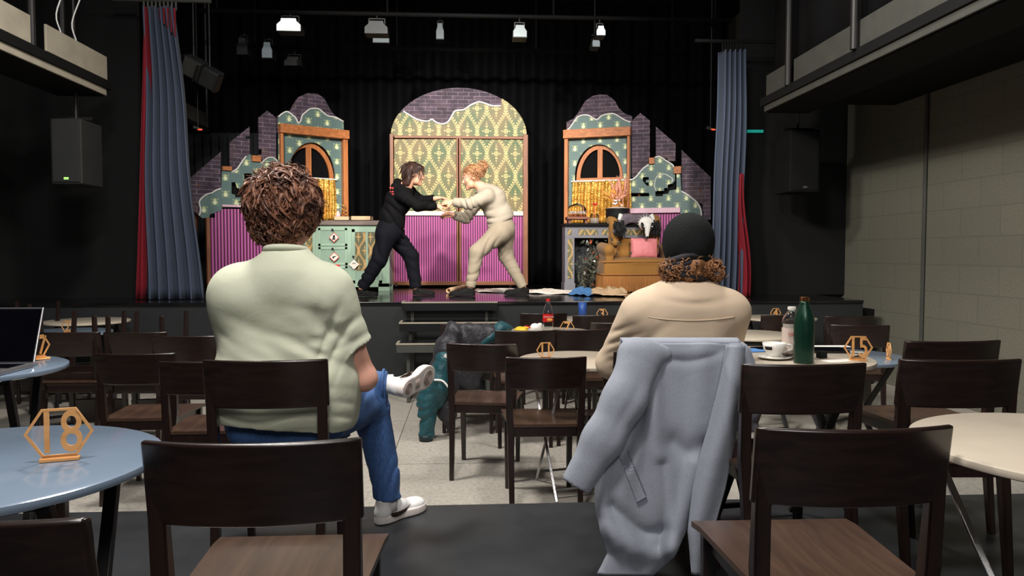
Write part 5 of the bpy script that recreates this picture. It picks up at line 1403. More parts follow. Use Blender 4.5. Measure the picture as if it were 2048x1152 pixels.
def shoe(name, heel, toe, up, par, L=.29, m='white_leather', sole='sole', laces=True, logo=True, low=1.0):
    """local: y heel->toe, z up"""
    f = (Vector(toe)-Vector(heel)).normalized(); R = frame(f, up); O = Vector(heel)
    T = lambda x, y, z: O+R@V(x*L, y*L, z*L)
    lo = Vector([min(T(x, y, z)[i] for x in (-.25, .25) for y in (-.1, 1.1) for z in (-.05, .5)) for i in range(3)]); hi = Vector([max(T(x, y, z)[i] for x in (-.25, .25) for y in (-.1, 1.1) for z in (-.05, .5)) for i in range(3)])
    S = SDF(lo, hi, .0045)
    S.ell(T(0, .14, .15), (.12*L, .15*L, .13*L), R, 0).ell(T(0, .42, .15), (.135*L, .24*L, .14*L), R, .04*L).ell(T(0, .76, .115), (.172*L, .23*L, .105*L), R, .06*L)
    S.cap(T(0, .14, .16), T(0, .16, .33*low), .115*L, .125*L, .05*L).cap(T(0, .30, .20), T(0, .24, .34*low), .10*L, .10*L, .06*L)
    S.cut(T(0, .15, .385*low), R@V(0, -.25, 1)).cut(T(0, 0, .06), R@V(0, 0, -1))
    S.sub(T(0, .18, .42*low), [.092*L, .12*L, .10*L], R, .01)
    up_ = S.mesh(name, M[m], par)
    S = SDF(lo, hi, .0045)
    S.ell(T(0, .22, .045), (.145*L, .23*L, .30*L), R, 0).ell(T(.01, .72, .045), (.185*L, .29*L, .30*L), R, .10*L).ell(T(0, .46, .045), (.13*L, .25*L, .3*L), R, .08*L)
    S.cut(T(0, 0, .12), R@V(0, 0, 1)).cut(T(0, 0, .0), R@V(0, 0, -1))
    so = S.mesh('shoe_sole', M[sole], up_)
    if laces:
        mb = MB()
        for k in range(5):
            y = .36+.065*k; z = .262-.028*k; mb.tube(smooth_path([T(-.085, y, z-.03), T(0, y+.01, z+.018), T(.085, y, z-.03)], 4), .0042, 6)
        mb.build('laces', M[m], up_, smooth=True)
    if logo:
        for sd in (-1, 1):
            pts = [T(sd*.146, .16, .15), T(sd*.157, .24, .12), T(sd*.155, .36, .115), T(sd*.150, .48, .14), T(sd*.120, .60, .185)]
            mb = MB().tube(smooth_path(pts, 5), [max(.0015, .011*math.sin(PI*min(1, .08+(k/20)**.7*.92))) for k in range(21)], 8, flat=.25, up=R@V(1, 0, 0)*sd)
            mb.build('side_swoosh', M['iris'], up_, smooth=True)
        mb = MB()
        for cy_, rr_ in ((.76, (.015, .03, .045, .06, .075, .09, .105, .12)), (.16, (.015, .03, .045, .06, .075, .09))):
            for r in rr_: mb.tube([T(r*.98*math.cos(a*PI/9), cy_+r*1.15*math.sin(a*PI/9), -.003) for a in range(18)], .0016, 4, closed=True)
        for k in range(4): mb.bar(T(-.07, .38+k*.035, -.003), T(.07, .38+k*.035, -.003), .003, .004)
        mb.build('tread_rings', M['sole_pink'], so, smooth=True)
    return T
def curls(name, c, R, rad, n, par, m, L=(.05, .10), amp=.012, thick=.0055, lowcut=-.6, face=.35, seed=1, down=1.0, faceup=.25, turns=1.6, segs=9, flare=1.0):
    rr = random.Random(seed); mb = MB(); c = Vector(c)
    for k in range(n):
        while True:
            d = V(rr.gauss(0, 1), rr.gauss(0, 1), rr.gauss(0, 1)).normalized()
            if d.z < lowcut: continue
            if d.y > face and d.z < faceup: continue
            break
        p0 = V(d.x*rad[0], d.y*rad[1], d.z*rad[2])*rr.uniform(.86, 1.0); nrm = V(d.x/rad[0], d.y/rad[1], d.z/rad[2]).normalized()
        t = V(rr.gauss(0, .45), rr.gauss(0, .45), -down); t = (t-nrm*t.dot(nrm)); t = t.normalized() if t.length > .1 else nrm.orthogonal()
        b = nrm.cross(t); ln = rr.uniform(*L); ph = rr.uniform(0, 6.28); tn = turns*rr.uniform(.7, 1.3)*2*PI; pts = []
        for i in range(segs):
            q = i/(segs-1); arc = ln*q
            p = p0+t*arc*(1-.1*q)+nrm*(amp*.7-arc*arc*1.6*flare*(1 if nrm.z > -.2 else .2)+.004)
            a = amp*(.35+.65*q); p += b*a*math.sin(ph+tn*q)+nrm*a*.7*math.cos(ph+tn*q); pts.append(c+R@p)
        th = thick*rr.uniform(.7, 1.3)
        mb.tube(pts, [th*(1-.75*(i/(segs-1))**2) for i in range(segs)], 5, flat=.7)
    return mb.build(name, m, par, smooth=True)
# ---- person in the pale green T-shirt
Y0 = 2.85
pe = P(560, 860, 2.85)
man = thing('person', 'person with curly brown hair in a pale green T-shirt and jeans, seated at left', 'person', (-.69, 2.9, RZ))
x_ = lambda px_, Y=2.75: P(px_, 600, Y).x
z_ = lambda py_, Y=2.75: P(560, py_, Y).z
neck = V(x_(572, 2.80), 2.80, z_(500, 2.80)); hc = V(x_(574, 2.87), 2.875, z_(428, 2.87))
chest = V(x_(555), 2.83, z_(640)); belly = V(x_(562), 2.86, z_(800)); pelv = V(x_(565, 2.86), 2.88, RZ+.46+.11)
shL = V(x_(460), 2.80, z_(590)); shR = V(x_(655), 2.79, z_(590))
elR = P(728, 756, 2.86); wrR = V(elR.x-.10, 3.10, elR.z+.02); elL = V(shL.x-.02, 2.98, shL.z-.29); wrL = V(elL.x+.17, 3.17, elL.z-.02)
hipR = V(pelv.x+.12, 2.90, RZ+.55); hipL = V(pelv.x-.12, 2.90, RZ+.55)
knR = V(-.425, 3.28, RZ+.53); anR = V(-.355, 3.31, RZ+.13); knL = V(-.98, 3.26, .80); anL = V(-.345, 3.27, .785)
Rh = frame(V(.38, 1, -.06), V(0, 0, 1))
S = SDF((-1.25, 2.55, RZ), (-.12, 3.5, 1.72), .0075)
T = head(S, hc, Rh, 1.05); S.cap(hc+Rh@V(0,-.03,-.04), neck+V(0,.03,-.06), .062, .072, .03)
S.ell(chest, (.20, .11, .22), None, .03).ell(belly, (.20, .12, .2), None, .08).ell(pelv, (.17, .12, .11), None, .06)
for sh, el, wr in ((shL, elL, wrL), (shR, elR, wrR)):
    S.cap(neck-V(0,0,.09), sh, .05, .055, .04); S.cap(sh, el, .058, .047, .03); S.cap(el, el.lerp(wr, .35), .050, .050, .02); S.cap(el.lerp(wr, .35), wr, .050, .031, .02)
for h_, k_, a_ in ((hipR, knR, anR), (hipL, knL, anL)): S.cap(h_, k_, .075, .055, .04).cap(k_, a_, .052, .036, .03)
hand(S, wrR+V(-.02,.02,-.005), V(-.8,.35,-.3), V(.2,-.5,.9), 1, .5); hand(S, wrL, V(.8,.3,-.25), V(0,-.3,1), -1, .5)
body = S.mesh('body', M['skin'], man)
face_parts(T, Rh, 1.05, man)
# T-shirt
S = SDF((-1.25, 2.55, .60), (-.28, 3.15, 1.52), .0065)
S.rbox(chest.lerp(belly, .38)+V(0,0,-.01), (.236, .135, .31), .125, None, 0).ell(belly+V(.0,-.01,-.01), (.250, .155, .22), None, .12)
S.cap(neck+V(0,.0,-.085), shL+V(.03,0,.0), .070, .075, .10).cap(neck+V(0,.0,-.085), shR+V(-.03,0,.0), .070, .075, .10)
S.cap(neck+V(0,.02,-.02), neck+V(0,.0,-.10), .072, .10, .05)
slR = shR.lerp(elR, .60); slL = shL.lerp(elL, .62)
for a_, b_, e_ in ((shR, slR, elR), (shL, slL, elL)):
    Q = SDF((-1.25, 2.55, .60), (-.28, 3.15, 1.52), .0065); Q.cap(a_, a_.lerp(e_, .8), .080, .084, 0); Q.cut(b_, e_-a_); S.merge(Q, .07)
S.rbox(pelv+V(.01,-.01,.07), (.225, .15, .13), .07, None, .09)
S.disp(fold((.88,0,-.45), 6.5, .010, (-.66,2.7,1.06), (.20,.3,.12), 33, 3))
S.disp(fold((.83,0,-.5), 9, .012, (-.62,2.7,1.05), (.20,.3,.15), 2))
S.disp(fold((.95,0,-.25), 11, .013, (-.70,2.7,.95), (.28,.3,.08), 5))
S.disp(fold((1,0,.05), 20, .008, (-.70,2.7,.74), (.30,.3,.10), 7))
S.disp(fold((.5,0,1), 14, .009, (-.50,2.75,1.05), (.10,.3,.14), 11))
S.disp(fold((1,0,.3), 18, .006, (slR.x,2.8,slR.z+.04), (.12,.3,.10), 12))
w1 = wav(21, 3.0); S.disp(lambda a, b, c_: .006*w1(a, b, c_))
S.cut(V(0,0,.655), (-.10,0,-1)); S.cut_near(neck+V(0,0,.013), V(0,-.25,1), .14)
sh_ = S.mesh('t_shirt', M['shirt'], man)
ring = [neck+V(.073*math.cos(a), .004+.068*math.sin(a), -.0+.010*math.sin(a)*-1) for a in [2*PI*k/40 for k in range(40)]]
MB().tube(ring, .0085, 8, closed=True, flat=1.4).build('collar_rib', M['shirt'], sh_, smooth=True)
# sleeve seam
ds = (elR-shR).normalized(); nu_ = ds.orthogonal().normalized(); nv_ = ds.cross(nu_)
MB().tube([slR-ds*.010+(nu_*math.cos(a)+nv_*math.sin(a))*.0785 for a in [2*PI*k/36 for k in range(36)]], .003, 6, closed=True).build('sleeve_hem', M['shirt'], sh_, smooth=True)
# jeans
S = SDF((-1.2, 2.62, RZ+.02), (-.20, 3.48, 1.0), .0065)
S.rbox(pelv+V(0,.0,-.02), (.20, .14, .10), .08, None, 0)
S.cap(hipR, knR, .105, .080, .05).cap(knR, anR+V(0,0,-.03), .078, .062, .03)
S.cap(hipL, knL, .105, .080, .05).cap(knL, anL+V(-.02,0,0), .078, .060, .04)
S.disp(fold((0,.3,1), 13, .007, (knR.x,3.2,.60), (.12,.25,.2), 3)); S.disp(fold((.2,.3,1), 22, .008, (anR.x,3.3,.34), (.12,.25,.1), 4)); S.disp(fold((.3,0,1), 22, .006, (anL.x-.05,3.2,anL.z), (.1,.25,.1), 6))
w2 = wav(31, 5.0); S.disp(lambda a, b, c_: .005*w2(a, b, c_))
S.cut_near(anL+V(-.005,0,0), anL-knL, .10); S.cut(V(0,0,anR.z-.03), (0,0,-1))
je = S.mesh('jeans', M['denim'], man)
MB().tube([anL+V(-.02, .064*math.cos(a), .064*math.sin(a)) for a in [2*PI*k/30 for k in range(30)]], .006, 6, closed=True).build('trouser_cuff', M['denim'], je, smooth=True)
MB().tube([anR+V(0,0,-.03), anR+V(0,0,-.08)], [.042, .045], 16).build('sock', M['white_leather'], man, smooth=True); MB().tube([anL+V(-.03,0,0), anL+V(.02,.0,0)], [.042, .044], 16).build('sock', M['white_leather'], man, smooth=True)
shoe('sneaker', V(anR.x-.045, 3.25, RZ+.002), V(anR.x+.085, 3.40, RZ+.002), V(0,0,1), man, .29)
sn = V(.90, -.42, -.10).normalized(); td = V(.42, .86, .12); td = (td-sn*td.dot(sn)).normalized()
shoe('sneaker', anL+sn*.105-td*.055, anL+sn*.105+td*.2, -sn, man, .29)
# hair
hs = SDF(hc-V(.2,.2,.2), hc+V(.2,.2,.22), .008)
hs.ell(hc+Rh@V(0,-.028,.045), (.112,.118,.112), Rh, 0).ell(hc+Rh@V(0,-.055,-.03), (.098,.075,.085), Rh, .04).ell(hc+Rh@V(0,.05,.09), (.09,.06,.05), Rh, .03)
w3 = wav(41, 11); w4 = wav(42, 22); hs.disp(lambda a, b, c_: .011*w3(a, b, c_)+.005*w4(a, b, c_))
ha = hs.mesh('hair', M['hair'], man)
curls('curls', hc+Rh@V(0,-.022,.040), Rh, (.122,.120,.122), 560, ha, M['hair'], (.06, .13), .011, .0100, -.35, .55, 5, .9, .1, .8, 11, .7)
curls('nape_curls', hc+Rh@V(0,-.052,-.035), Rh, (.100,.078,.088), 240, ha, M['hair'], (.03, .065), .010, .0075, -.75, .1, 6, 1.0, .9, 1.0)
curls('flyaway_strands', hc+Rh@V(0,-.022,.040), Rh, (.128,.126,.128), 260, ha, M['hair'], (.04, .09), .018, .0022, -.5, .5, 15, .3, .1, 1.0, 9, -.6)
# ---- person in the beanie
bw = thing('person', 'person in a charcoal beanie and tan jacket seen from behind, seated at right', 'person', (.76, 2.95, RZ))
X2 = lambda px_, Y=2.92: P(px_, 600, Y).x
Z2 = lambda py_, Y=2.92: P(1370, py_, Y).z
hc2 = V(X2(1374, 2.97), 2.97, Z2(508, 2.97)); nk2 = V(X2(1374), 2.93, Z2(562)); ch2 = V(X2(1368), 2.95, Z2(680)); be2 = V(X2(1362), 2.98, .85); pv2 = V(X2(1360), 2.99, RZ+.57)
sL2 = V(X2(1279), 2.92, Z2(626)); sR2 = V(X2(1461), 2.92, Z2(626)); eL2 = V(X2(1244), 3.08, Z2(738)); eR2 = V(X2(1480), 3.08, Z2(730)); wL2 = V(eL2.x+.10, 3.28, eL2.z+.03); wR2 = V(eR2.x-.08, 3.28, .955)
hR2 = V(pv2.x+.10, 3.0, RZ+.55); hL2 = V(pv2.x-.10, 3.0, RZ+.55); kR2 = V(hR2.x+.09, 3.34, RZ+.53); kL2 = V(hL2.x-.04, 3.36, RZ+.53); aR2 = V(kR2.x+.0, 3.25, RZ+.09); aL2 = V(kL2.x, 3.27, RZ+.09)
R2 = frame(V(-.05, 1, -.10), V(0, 0, 1))
S = SDF((.35, 2.75, RZ), (1.2, 3.5, 1.6), .0075)
T2 = head(S, hc2, R2, .95); S.cap(hc2+V(0,-.03,-.04), nk2+V(0,.03,-.05), .052, .06, .03)
S.ell(ch2, (.16, .10, .2), None, .03).ell(be2, (.15, .10, .2), None, .08).ell(pv2, (.16, .11, .10), None, .06)
for sh, el, wr in ((sL2, eL2, wL2), (sR2, eR2, wR2)): S.cap(nk2-V(0,0,.07), sh, .04, .045, .04).cap(sh, el, .046, .038, .03).cap(el, wr, .038, .026, .02)
for h_, k_, a_ in ((hR2, kR2, aR2), (hL2, kL2, aL2)): S.cap(h_, k_, .07, .05, .04).cap(k_, a_, .048, .034, .03)
hand(S, wL2, V(.7,.4,-.3), V(0,-.3,1), -1, .5); hand(S, wR2, V(-.6,.5,-.2), V(0,-.3,1), 1, .5)
S.mesh('body', M['skin'], bw); face_parts(T2, R2, .95, bw)
S = SDF((.42, 2.7, .66), (1.22, 3.35, 1.36), .0065)
S.rbox(ch2+V(0,-.005,-.03), (.195, .125, .24), .12, None, 0).ell(be2, (.19, .125, .2), None, .1)
S.cap(nk2+V(0,0,-.080), sL2+V(.03,0,.01), .066, .072, .10).cap(nk2+V(0,0,-.080), sR2+V(-.03,0,.01), .066, .072, .10).cap(nk2+V(0,.01,-.02), nk2-V(0,0,.08), .062, .09, .05)
S.cap(sL2, eL2, .076, .068, .05).cap(sR2, eR2, .076, .068, .05).cap(eL2, wL2, .066, .046, .03).cap(eR2, wR2, .066, .046, .03)
S.disp(fold((.9,0,.45), 13, .009, (ch2.x-.08,2.85,ch2.z-.02), (.17,.3,.10), 3)); S.disp(fold((1,0,-.1), 14, .006, (ch2.x,2.85,nk2.z-.07), (.14,.3,.04), 8)); S.disp(fold((1,0,.7), 17, .009, (eL2.x,2.95,eL2.z+.08), (.1,.3,.12), 9))
w5 = wav(51, 3.2); S.disp(lambda a, b, c_: .005*w5(a, b, c_))
S.cut_near(nk2+V(0,0,.008), V(0,-.2,1), .12); S.cut(V(0,0,.72), (0,0,-1))
jk = S.mesh('tan_jacket', M['tan'], bw)
# back yoke seam
def on_back(xx, zz, S=S):
    ix = int((xx-S.lo[0])/S.h); iz = int((zz-S.lo[2])/S.h); colv = S.V[ix, :, iz]; k = np.nonzero(colv < 0)[0]
    if not len(k): return S.lo[1]
    j = k[0]; return S.lo[1]+S.h*(j-1+colv[j-1]/(colv[j-1]-colv[j]))
pts = []
for k in range(25):
    u = k/24; xx = lerp(ch2.x-.165, ch2.x+.170, u); zz = Z2(634)-.012*(abs(2*u-1)**2)*-1-.004; pts.append(V(xx, on_back(xx, zz)-.0005, zz))
MB().tube(pts, .0028, 6).build('yoke_seam', M['tan'], jk, smooth=True)
S = SDF((.5, 2.7, RZ+.02), (1.1, 3.5, .95), .008)
S.rbox(pv2, (.17, .13, .10), .08, None, 0).cap(hR2, kR2, .09, .066, .05).cap(kR2, aR2, .062, .045, .03).cap(hL2, kL2, .09, .066, .05).cap(kL2, aL2, .062, .045, .03)
S.mesh('black_trousers', M['darkcloth'], bw)
for a_ in (aR2, aL2): shoe('boot', V(a_.x, a_.y-.06, RZ+.002), V(a_.x, a_.y+.2, RZ+.002), V(0,0,1), bw, .25, 'darkcloth', 'black', False, False)
S = SDF(hc2-V(.17,.17,.12), hc2+V(.17,.17,.19), .0045)
S.ell(hc2+R2@V(0,-.012,.036), (.100,.114,.112), R2, 0).ell(hc2+R2@V(0,-.018,.07), (.090,.100,.092), R2, .03)
S.cut(hc2+R2@V(0,-.10,-.070), R2@V(0,-.30,-1)); S.disp(lambda a, b, c_: .0005*np.sin((c_)*700))
be = S.mesh('beanie', M['knit'], bw)
S = SDF(hc2-V(.17,.17,.15), hc2+V(.17,.17,.12), .0045)
S.ell(hc2+R2@V(0,-.012,.030), (.107,.121,.125), R2, 0); S.cut(hc2+R2@V(0,-.10,-.076), R2@V(0,-.30,-1)).cut(hc2+R2@V(0,-.10,-.022), R2@V(0,.30,1)); S.disp(lambda a, b, c_: .0006*np.sin((c_)*700)+.0*a)
S.mesh('folded_brim', M['knit'], be)
hr2 = SDF(hc2-V(.16,.16,.16), hc2+V(.16,.16,.1), .008)
hr2.ell(hc2+R2@V(0,-.035,-.05), (.090,.082,.07), R2, 0); w6 = wav(61, 14); hr2.disp(lambda a, b, c_: .010*w6(a, b, c_)); hr2.cut(hc2+V(0,0,-.02), (0,0,1))
hh = hr2.mesh('hair', M['hair_curl'], bw)
for s in (-1, 1):
    curls('side_curls', hc2+R2@V(s*.082,-.050,-.070), R2, (.036,.036,.034), 120, hh, M['hair_curl'], (.025, .05), .010, .0036, -1, 2, 12+s, .3, 2, 1.6)
curls('back_curls', hc2+R2@V(0,-.042,-.055), R2, (.088,.078,.052), 60, hh, M['hair_curl'], (.02, .05), .009, .0036, -.9, .2, 19, .8, 2, 1.5)
mb = MB()
for k in range(5):
    mb.tube([nk2+V((.076-.001*k)*math.cos(a), .010+.074*math.sin(a), .012+.018*k+.008*math.sin(2*a+k)-.012*math.sin(a)) for a in [2*PI*q/36 for q in range(36)]], .014, 8, closed=True)
mb.build('scarf', M['scarf'], bw, smooth=True)
# ---- actors
def actor(nm, label, J, hd, Rh_, s, top, trouser, topm, trm, mouth, hairf, shoes, fat, boxlo, boxhi):
    t = thing('person', label, 'person', (J['pelvis'].x, J['pelvis'].y, SZ))
    S = SDF(boxlo, boxhi, .0065)
    T = head(S, hd, Rh_, s, mouth)
    S.cap(hd+Rh_@V(0,-.02,-.05), J['neck'], .05*s, .055*s, .03)
    S.cap(J['neck'], J['chest'], .06, .11, .05).cap(J['chest'], J['waist'], .115, .10, .05).cap(J['waist'], J['pelvis'], .10, .12, .05)
    for q in 'LR':
        S.cap(J['chest'].lerp(J['neck'], .6), J['sh'+q], .05, .052, .04).cap(J['sh'+q], J['el'+q], .048, .040, .02).cap(J['el'+q], J['wr'+q], .042, .027, .02)
        S.cap(J['pelvis'], J['hip'+q], .10, .09, .05).cap(J['hip'+q], J['kn'+q], .082, .055, .03).cap(J['kn'+q], J['an'+q], .055, .038, .03)
        J['hand'+q](S)
    S.mesh('body', M['skin2'], t); face_parts(T, Rh_, s, t)
    S = SDF(boxlo, boxhi, .0075)
    S.cap(J['neck']+ (J['chest']-J['neck'])*.2, J['chest'], .085*fat, .150*fat, .05).cap(J['chest'], J['waist'], .152*fat, .142*fat, .06).cap(J['waist'], J['hem'], .142*fat, .140*fat, .05)
    for q in 'LR':
        S.cap(J['chest'].lerp(J['neck'], .55), J['sh'+q], .07, .078*fat, .05).cap(J['sh'+q], J['el'+q], .078*fat, .062*fat, .03).cap(J['el'+q], J['wr'+q].lerp(J['el'+q], .14), .064*fat, .050*fat, .025)
        S.disp(fold(tuple((J['el'+q]-J['sh'+q]).cross(V(0,1,0))), 15, .014, J['el'+q], (.16,.2,.16), 3)); S.cut_near(J['wr'+q].lerp(J['el'+q], .10), J['wr'+q]-J['el'+q], .08)
    sp = J['neck']-J['pelvis']
    S.disp(fold(tuple(sp.cross(V(0,1,0))+sp*.4), 10, .020, J['waist'], (.22,.3,.22), 5)); S.disp(fold(tuple(sp*.8+V(.5,0,.2)), 8, .016, J['chest'], (.2,.3,.2), 7))
    S.cut(J['hem'], -sp)
    g = S.mesh(top, topm, t)
    S = SDF(boxlo, boxhi, .0075)
    S.cap(J['waist'].lerp(J['pelvis'], .6), J['pelvis'], .125, .135, .05)
    for q in 'LR':
        S.cap(J['pelvis'], J['hip'+q], .125, .112, .06).cap(J['hip'+q], J['kn'+q], .115, .085, .04).cap(J['kn'+q], J['an'+q], .084, J.get('cuff', .060), .03)
        S.disp(fold(tuple((J['kn'+q]-J['hip'+q])+V(.2,0,0)), 10, .017, J['hip'+q].lerp(J['kn'+q], .6), (.12,.2,.22), 2)); S.disp(fold(tuple((J['kn'+q]-J['an'+q]).cross(V(0,1,0))), 15, .013, J['an'+q].lerp(J['kn'+q], .25), (.12,.2,.15), 9))
        S.cut_near(J['an'+q], J['an'+q]-J['kn'+q], .10)
    S.mesh(trouser, trm, t)
    for q in 'LR':
        h_, to = J['foot'+q]; shoe(shoes, h_, to, J.get('up'+q, V(0,0,1)), t, J.get('fl', .27), 'black', 'black', False, False, .8)
    return t, T, g
YA = 8.45
p_ = lambda x, y, dy=0: P(x, y, YA+dy)
def ft(x0, x1, dy, z=SZ+.003): a = P(x0, 590, YA+dy); b = P(x1, 590, YA+dy); return V(a.x, YA+dy, z), V(b.x, YA+dy-.02, z)
J = dict(neck=p_(811, 374), chest=p_(798, 400), waist=p_(784, 436), pelvis=p_(779, 462), hem=p_(785, 452), shL=p_(819, 384, .14), shR=p_(806, 392, -.15),
    elL=p_(842, 402, .18), elR=p_(836, 412, -.2), wrL=p_(872, 397, .10), wrR=p_(875, 413, -.08), hipL=p_(787, 468, .09), hipR=p_(773, 470, -.08), knL=p_(822, 512, .12), knR=p_(758, 520, -.12),
    anL=p_(832, 576, .10), anR=p_(724, 576, -.12), footL=ft(826, 856, .10), footR=ft(711, 738, -.12), cuff=.066, fl=.25,
    handL=lambda S: hand(S, p_(872, 397, .10), V(1,-.15,.12), V(-.1,-.2,1), -1, .55, .95), handR=lambda S: hand(S, p_(875, 413, -.08), V(1,.1,.05), V(0,-.6,1), 1, .55, .95))
hd = p_(829, 349); Rw = frame(V(1, -.1, -.18), V(.12, 0, 1))
t, T, g = actor('w', 'person in black hoodie and dark trousers lunging forward, left of the two on stage', J, hd, Rw, .98, 'black_hoodie', 'dark_trousers', M['darkcloth'], M['navycloth'], False, None, 'black_shoe', .92, (-1.75, YA-.45, SZ), (.05, YA+.42, 2.5))
hs = SDF(hd-V(.2,.2,.26), hd+V(.2,.2,.2), .007)
hs.ell(hd+Rw@V(0,-.028,.045), (.090,.100,.090), Rw, 0)
for s in (-1, 1): hs.cap(hd+Rw@V(s*.06,-.03,.04), hd+Rw@V(s*.066,-.05,-.12), .045, .035, .04)
hs.cap(hd+Rw@V(0,-.07,.02), hd+Rw@V(0,-.085,-.13), .06, .045, .05); hs.cap(hd+Rw@V(-.04,.055,.085), hd+Rw@V(.04,.055,.085), .028, k=.03)
w7 = wav(71, 12, 5, (1,1,.3)); hs.disp(lambda a, b, c_: .007*w7(a, b, c_)); hh = hs.mesh('hair', M['hair_dark'], t)
curls('loose_strands', hd+Rw@V(0,-.03,.035), Rw, (.094,.104,.094), 260, hh, M['hair_dark'], (.09, .17), .007, .0045, -.3, .45, 9, 1.2, .3, .8)
S = SDF(p_(800, 372)-V(.2,.2,.15), p_(800, 372)+V(.2,.25,.15), .008); S.cap(p_(796, 366, .05), p_(800, 380, -.06), .05, .055, .03).cap(p_(790, 374, -.02), p_(812, 378, 0), .05, .05, .03); w8 = wav(75, 10); S.disp(lambda a, b, c_: .008*w8(a, b, c_)); S.mesh('hood', M['darkcloth'], g)
mb = MB()
rr = random.Random(4)
for k in range(14): c = p_(782+rr.uniform(-3,5), rr.uniform(374, 392), -.135+rr.uniform(-.004,.004)); mb.ball(c, (.009, .006, .006), seg=6)
mb.build('red_back_print', M['redprint'], g, smooth=True)
J = dict(neck=p_(966, 378), chest=p_(983, 398), waist=p_(1000, 432), pelvis=p_(1004, 458), hem=p_(1000, 447), shL=p_(974, 392, -.15), shR=p_(968, 386, .14),
    elL=p_(940, 408, -.2), elR=p_(937, 432, .14), wrL=p_(905, 404, -.12), wrR=p_(905, 430, .10), hipL=p_(999, 466, -.09), hipR=p_(1008, 464, .08), knL=p_(954, 504, -.12), knR=p_(1012, 512, .10),
    anL=p_(941, 574, -.12), anR=p_(1046, 574, .10), footL=ft(950, 908, -.12), footR=ft(1058, 1022, .10), cuff=.055, fl=.285,
    handL=lambda S: hand(S, p_(905, 404, -.12), V(-1,.1,-.02), V(0,-.8,.6), -1, .7), handR=lambda S: hand(S, p_(905, 430, .10), V(-1,-.1,-.05), V(0,-.7,.6), 1, .7))
J['elR'] = p_(932, 436, .14)
hd = p_(944, 356); Rm = frame(V(-1, -.12, -.30), V(-.22, 0, 1))
t, T, g = actor('m', 'person in cream sweatshirt and beige joggers bending forward, right of the two on stage', J, hd, Rm, 1.0, 'cream_sweatshirt', 'beige_joggers', M['sweat'], M['sweatpants'], True, None, 'black_shoe', 1.0, (-.35, YA-.45, SZ), (.95, YA+.42, 2.5))
hs = SDF(hd-V(.22,.2,.2), hd+V(.26,.2,.2), .007)
hs.ell(hd+Rm@V(0,-.030,.050), (.090,.100,.084), Rm, 0).ell(hd+Rm@V(0,-.15,.09), (.05,.05,.05), Rm, .03); w7 = wav(81, 13); hs.disp(lambda a, b, c_: .008*w7(a, b, c_)); hh = hs.mesh('hair', M['hair_blond'], t)
curls('loose_strands', hd+Rm@V(0,-.03,.045), Rm, (.094,.106,.090), 300, hh, M['hair_blond'], (.04, .10), .012, .004, -.35, .5, 9, .6, .3, 1.0, 9, .2)
curls('bun_strands', hd+Rm@V(0,-.15,.09), Rm, (.055,.055,.055), 110, hh, M['hair_blond'], (.03, .06), .012, .0035, -1, 2, 10, .2, 2, 1.2)
# ---- grey coat over the chair back
YC = 2.66
coat = thing('grey_coat', 'light grey wool coat draped over the back of the beanie person\'s chair', 'coat', (P(1340, 900, YC).x, YC, RZ+.1))
Lp = [(688,1246),(760,1262),(830,1240),(880,1204),(940,1192),(1010,1194),(1070,1206),(1105,1218),(1130,1206),(1150,1196)]
Rp = [(688,1484),(760,1474),(870,1440),(930,1406),(980,1390),(1060,1368),(1110,1346),(1150,1300)]
wc = wav(91, 1.6); wc2 = wav(92, 4.5)
RID = [([(1300,770),(1312,900),(1335,1020),(1350,1110)], 20, .022), ([(1405,700),(1398,800),(1392,900)], 22, .012), ([(1262,900),(1240,1000),(1262,1100)], 24, .020),
    ([(1215,930),(1206,1010),(1232,1090)], 12, .016), ([(1390,930),(1370,1010),(1345,1100)], 16, .022), ([(1210,1060),(1290,1105),(1340,1098)], 18, .014),
    ([(1297,745),(1288,830),(1250,930)], 9, -.030), ([(1345,885),(1375,902),(1405,890)], 22, -.016), ([(1322,930),(1330,1020),(1320,1090)], 12, -.014), ([(1300,712),(1380,722),(1450,700)], 10, -.008), ([(1225,1010),(1280,1060),(1330,1060)], 14, -.014)]
RID = [(np.array([(p.x, p.y) for p in smooth_path([V(a, b, 0) for a, b in pts], 5)]), w, am) for pts, w, am in RID]
def relief(x, y):
    r = 0
    for pts, w, am in RID:
        a = pts[:-1]; b = pts[1:]; ab = b-a; ap = np.array((x, y))-a
        t = np.clip((ap*ab).sum(1)/(ab*ab).sum(1), 0, 1); d = np.sqrt(((ap-ab*t[:, None])**2).sum(1)).min()
        r += 1.15*am*math.exp(-(d/w)**2)
    return r
def coatd(px_, py_):
    v = (py_-688)/460
    return YC-.045-.05*v-relief(px_, py_)+.007*wc(px_/300, py_/300, 0)+.0015*wc(px_/200, py_/220, 1)
def coatf(u, v):
    py_ = lerp(688, 1148, v); px_ = lerp(interp(Lp, py_), interp(Rp, py_), u)
    q = P(px_, py_, coatd(px_, py_)+(.014*((u-.5)*2)**6))
    if v < .035: q.y += (.035-v)/.035*.01
    return q
bp_ = MB().sheet(coatf, 90, 110, .010).build('back_panel', M['coat'], coat, smooth=True)
def topf(u, v):   # over the top edge and down the inside of the backrest
    a = coatf(u, 0)
    if v < .5: return a+V(0, .04*(1-math.cos(v*PI)), .018*math.sin(v*PI))
    return a+V(0, .04+.008*(v-.5), .018-(v-.5)*2*.10)
MB().sheet(topf, 50, 14, .008).build('collar_fold', M['coat'], coat, smooth=True)
def flapf(u, v):
    py_ = lerp(690, 1148, v)
    L_ = interp([(690,1452),(760,1440),(850,1420),(920,1400),(980,1388),(1060,1379),(1148,1388)], py_); R__ = interp([(690,1486),(800,1478),(880,1466),(980,1446),(1060,1424),(1148,1398)], py_)
    return P(lerp(L_, R__, u), py_, YC-.068-.022*math.sin(u*PI)-.055*v+.010*math.sin(u*5+v*5)+.006*wc(u*.4, v, 0))
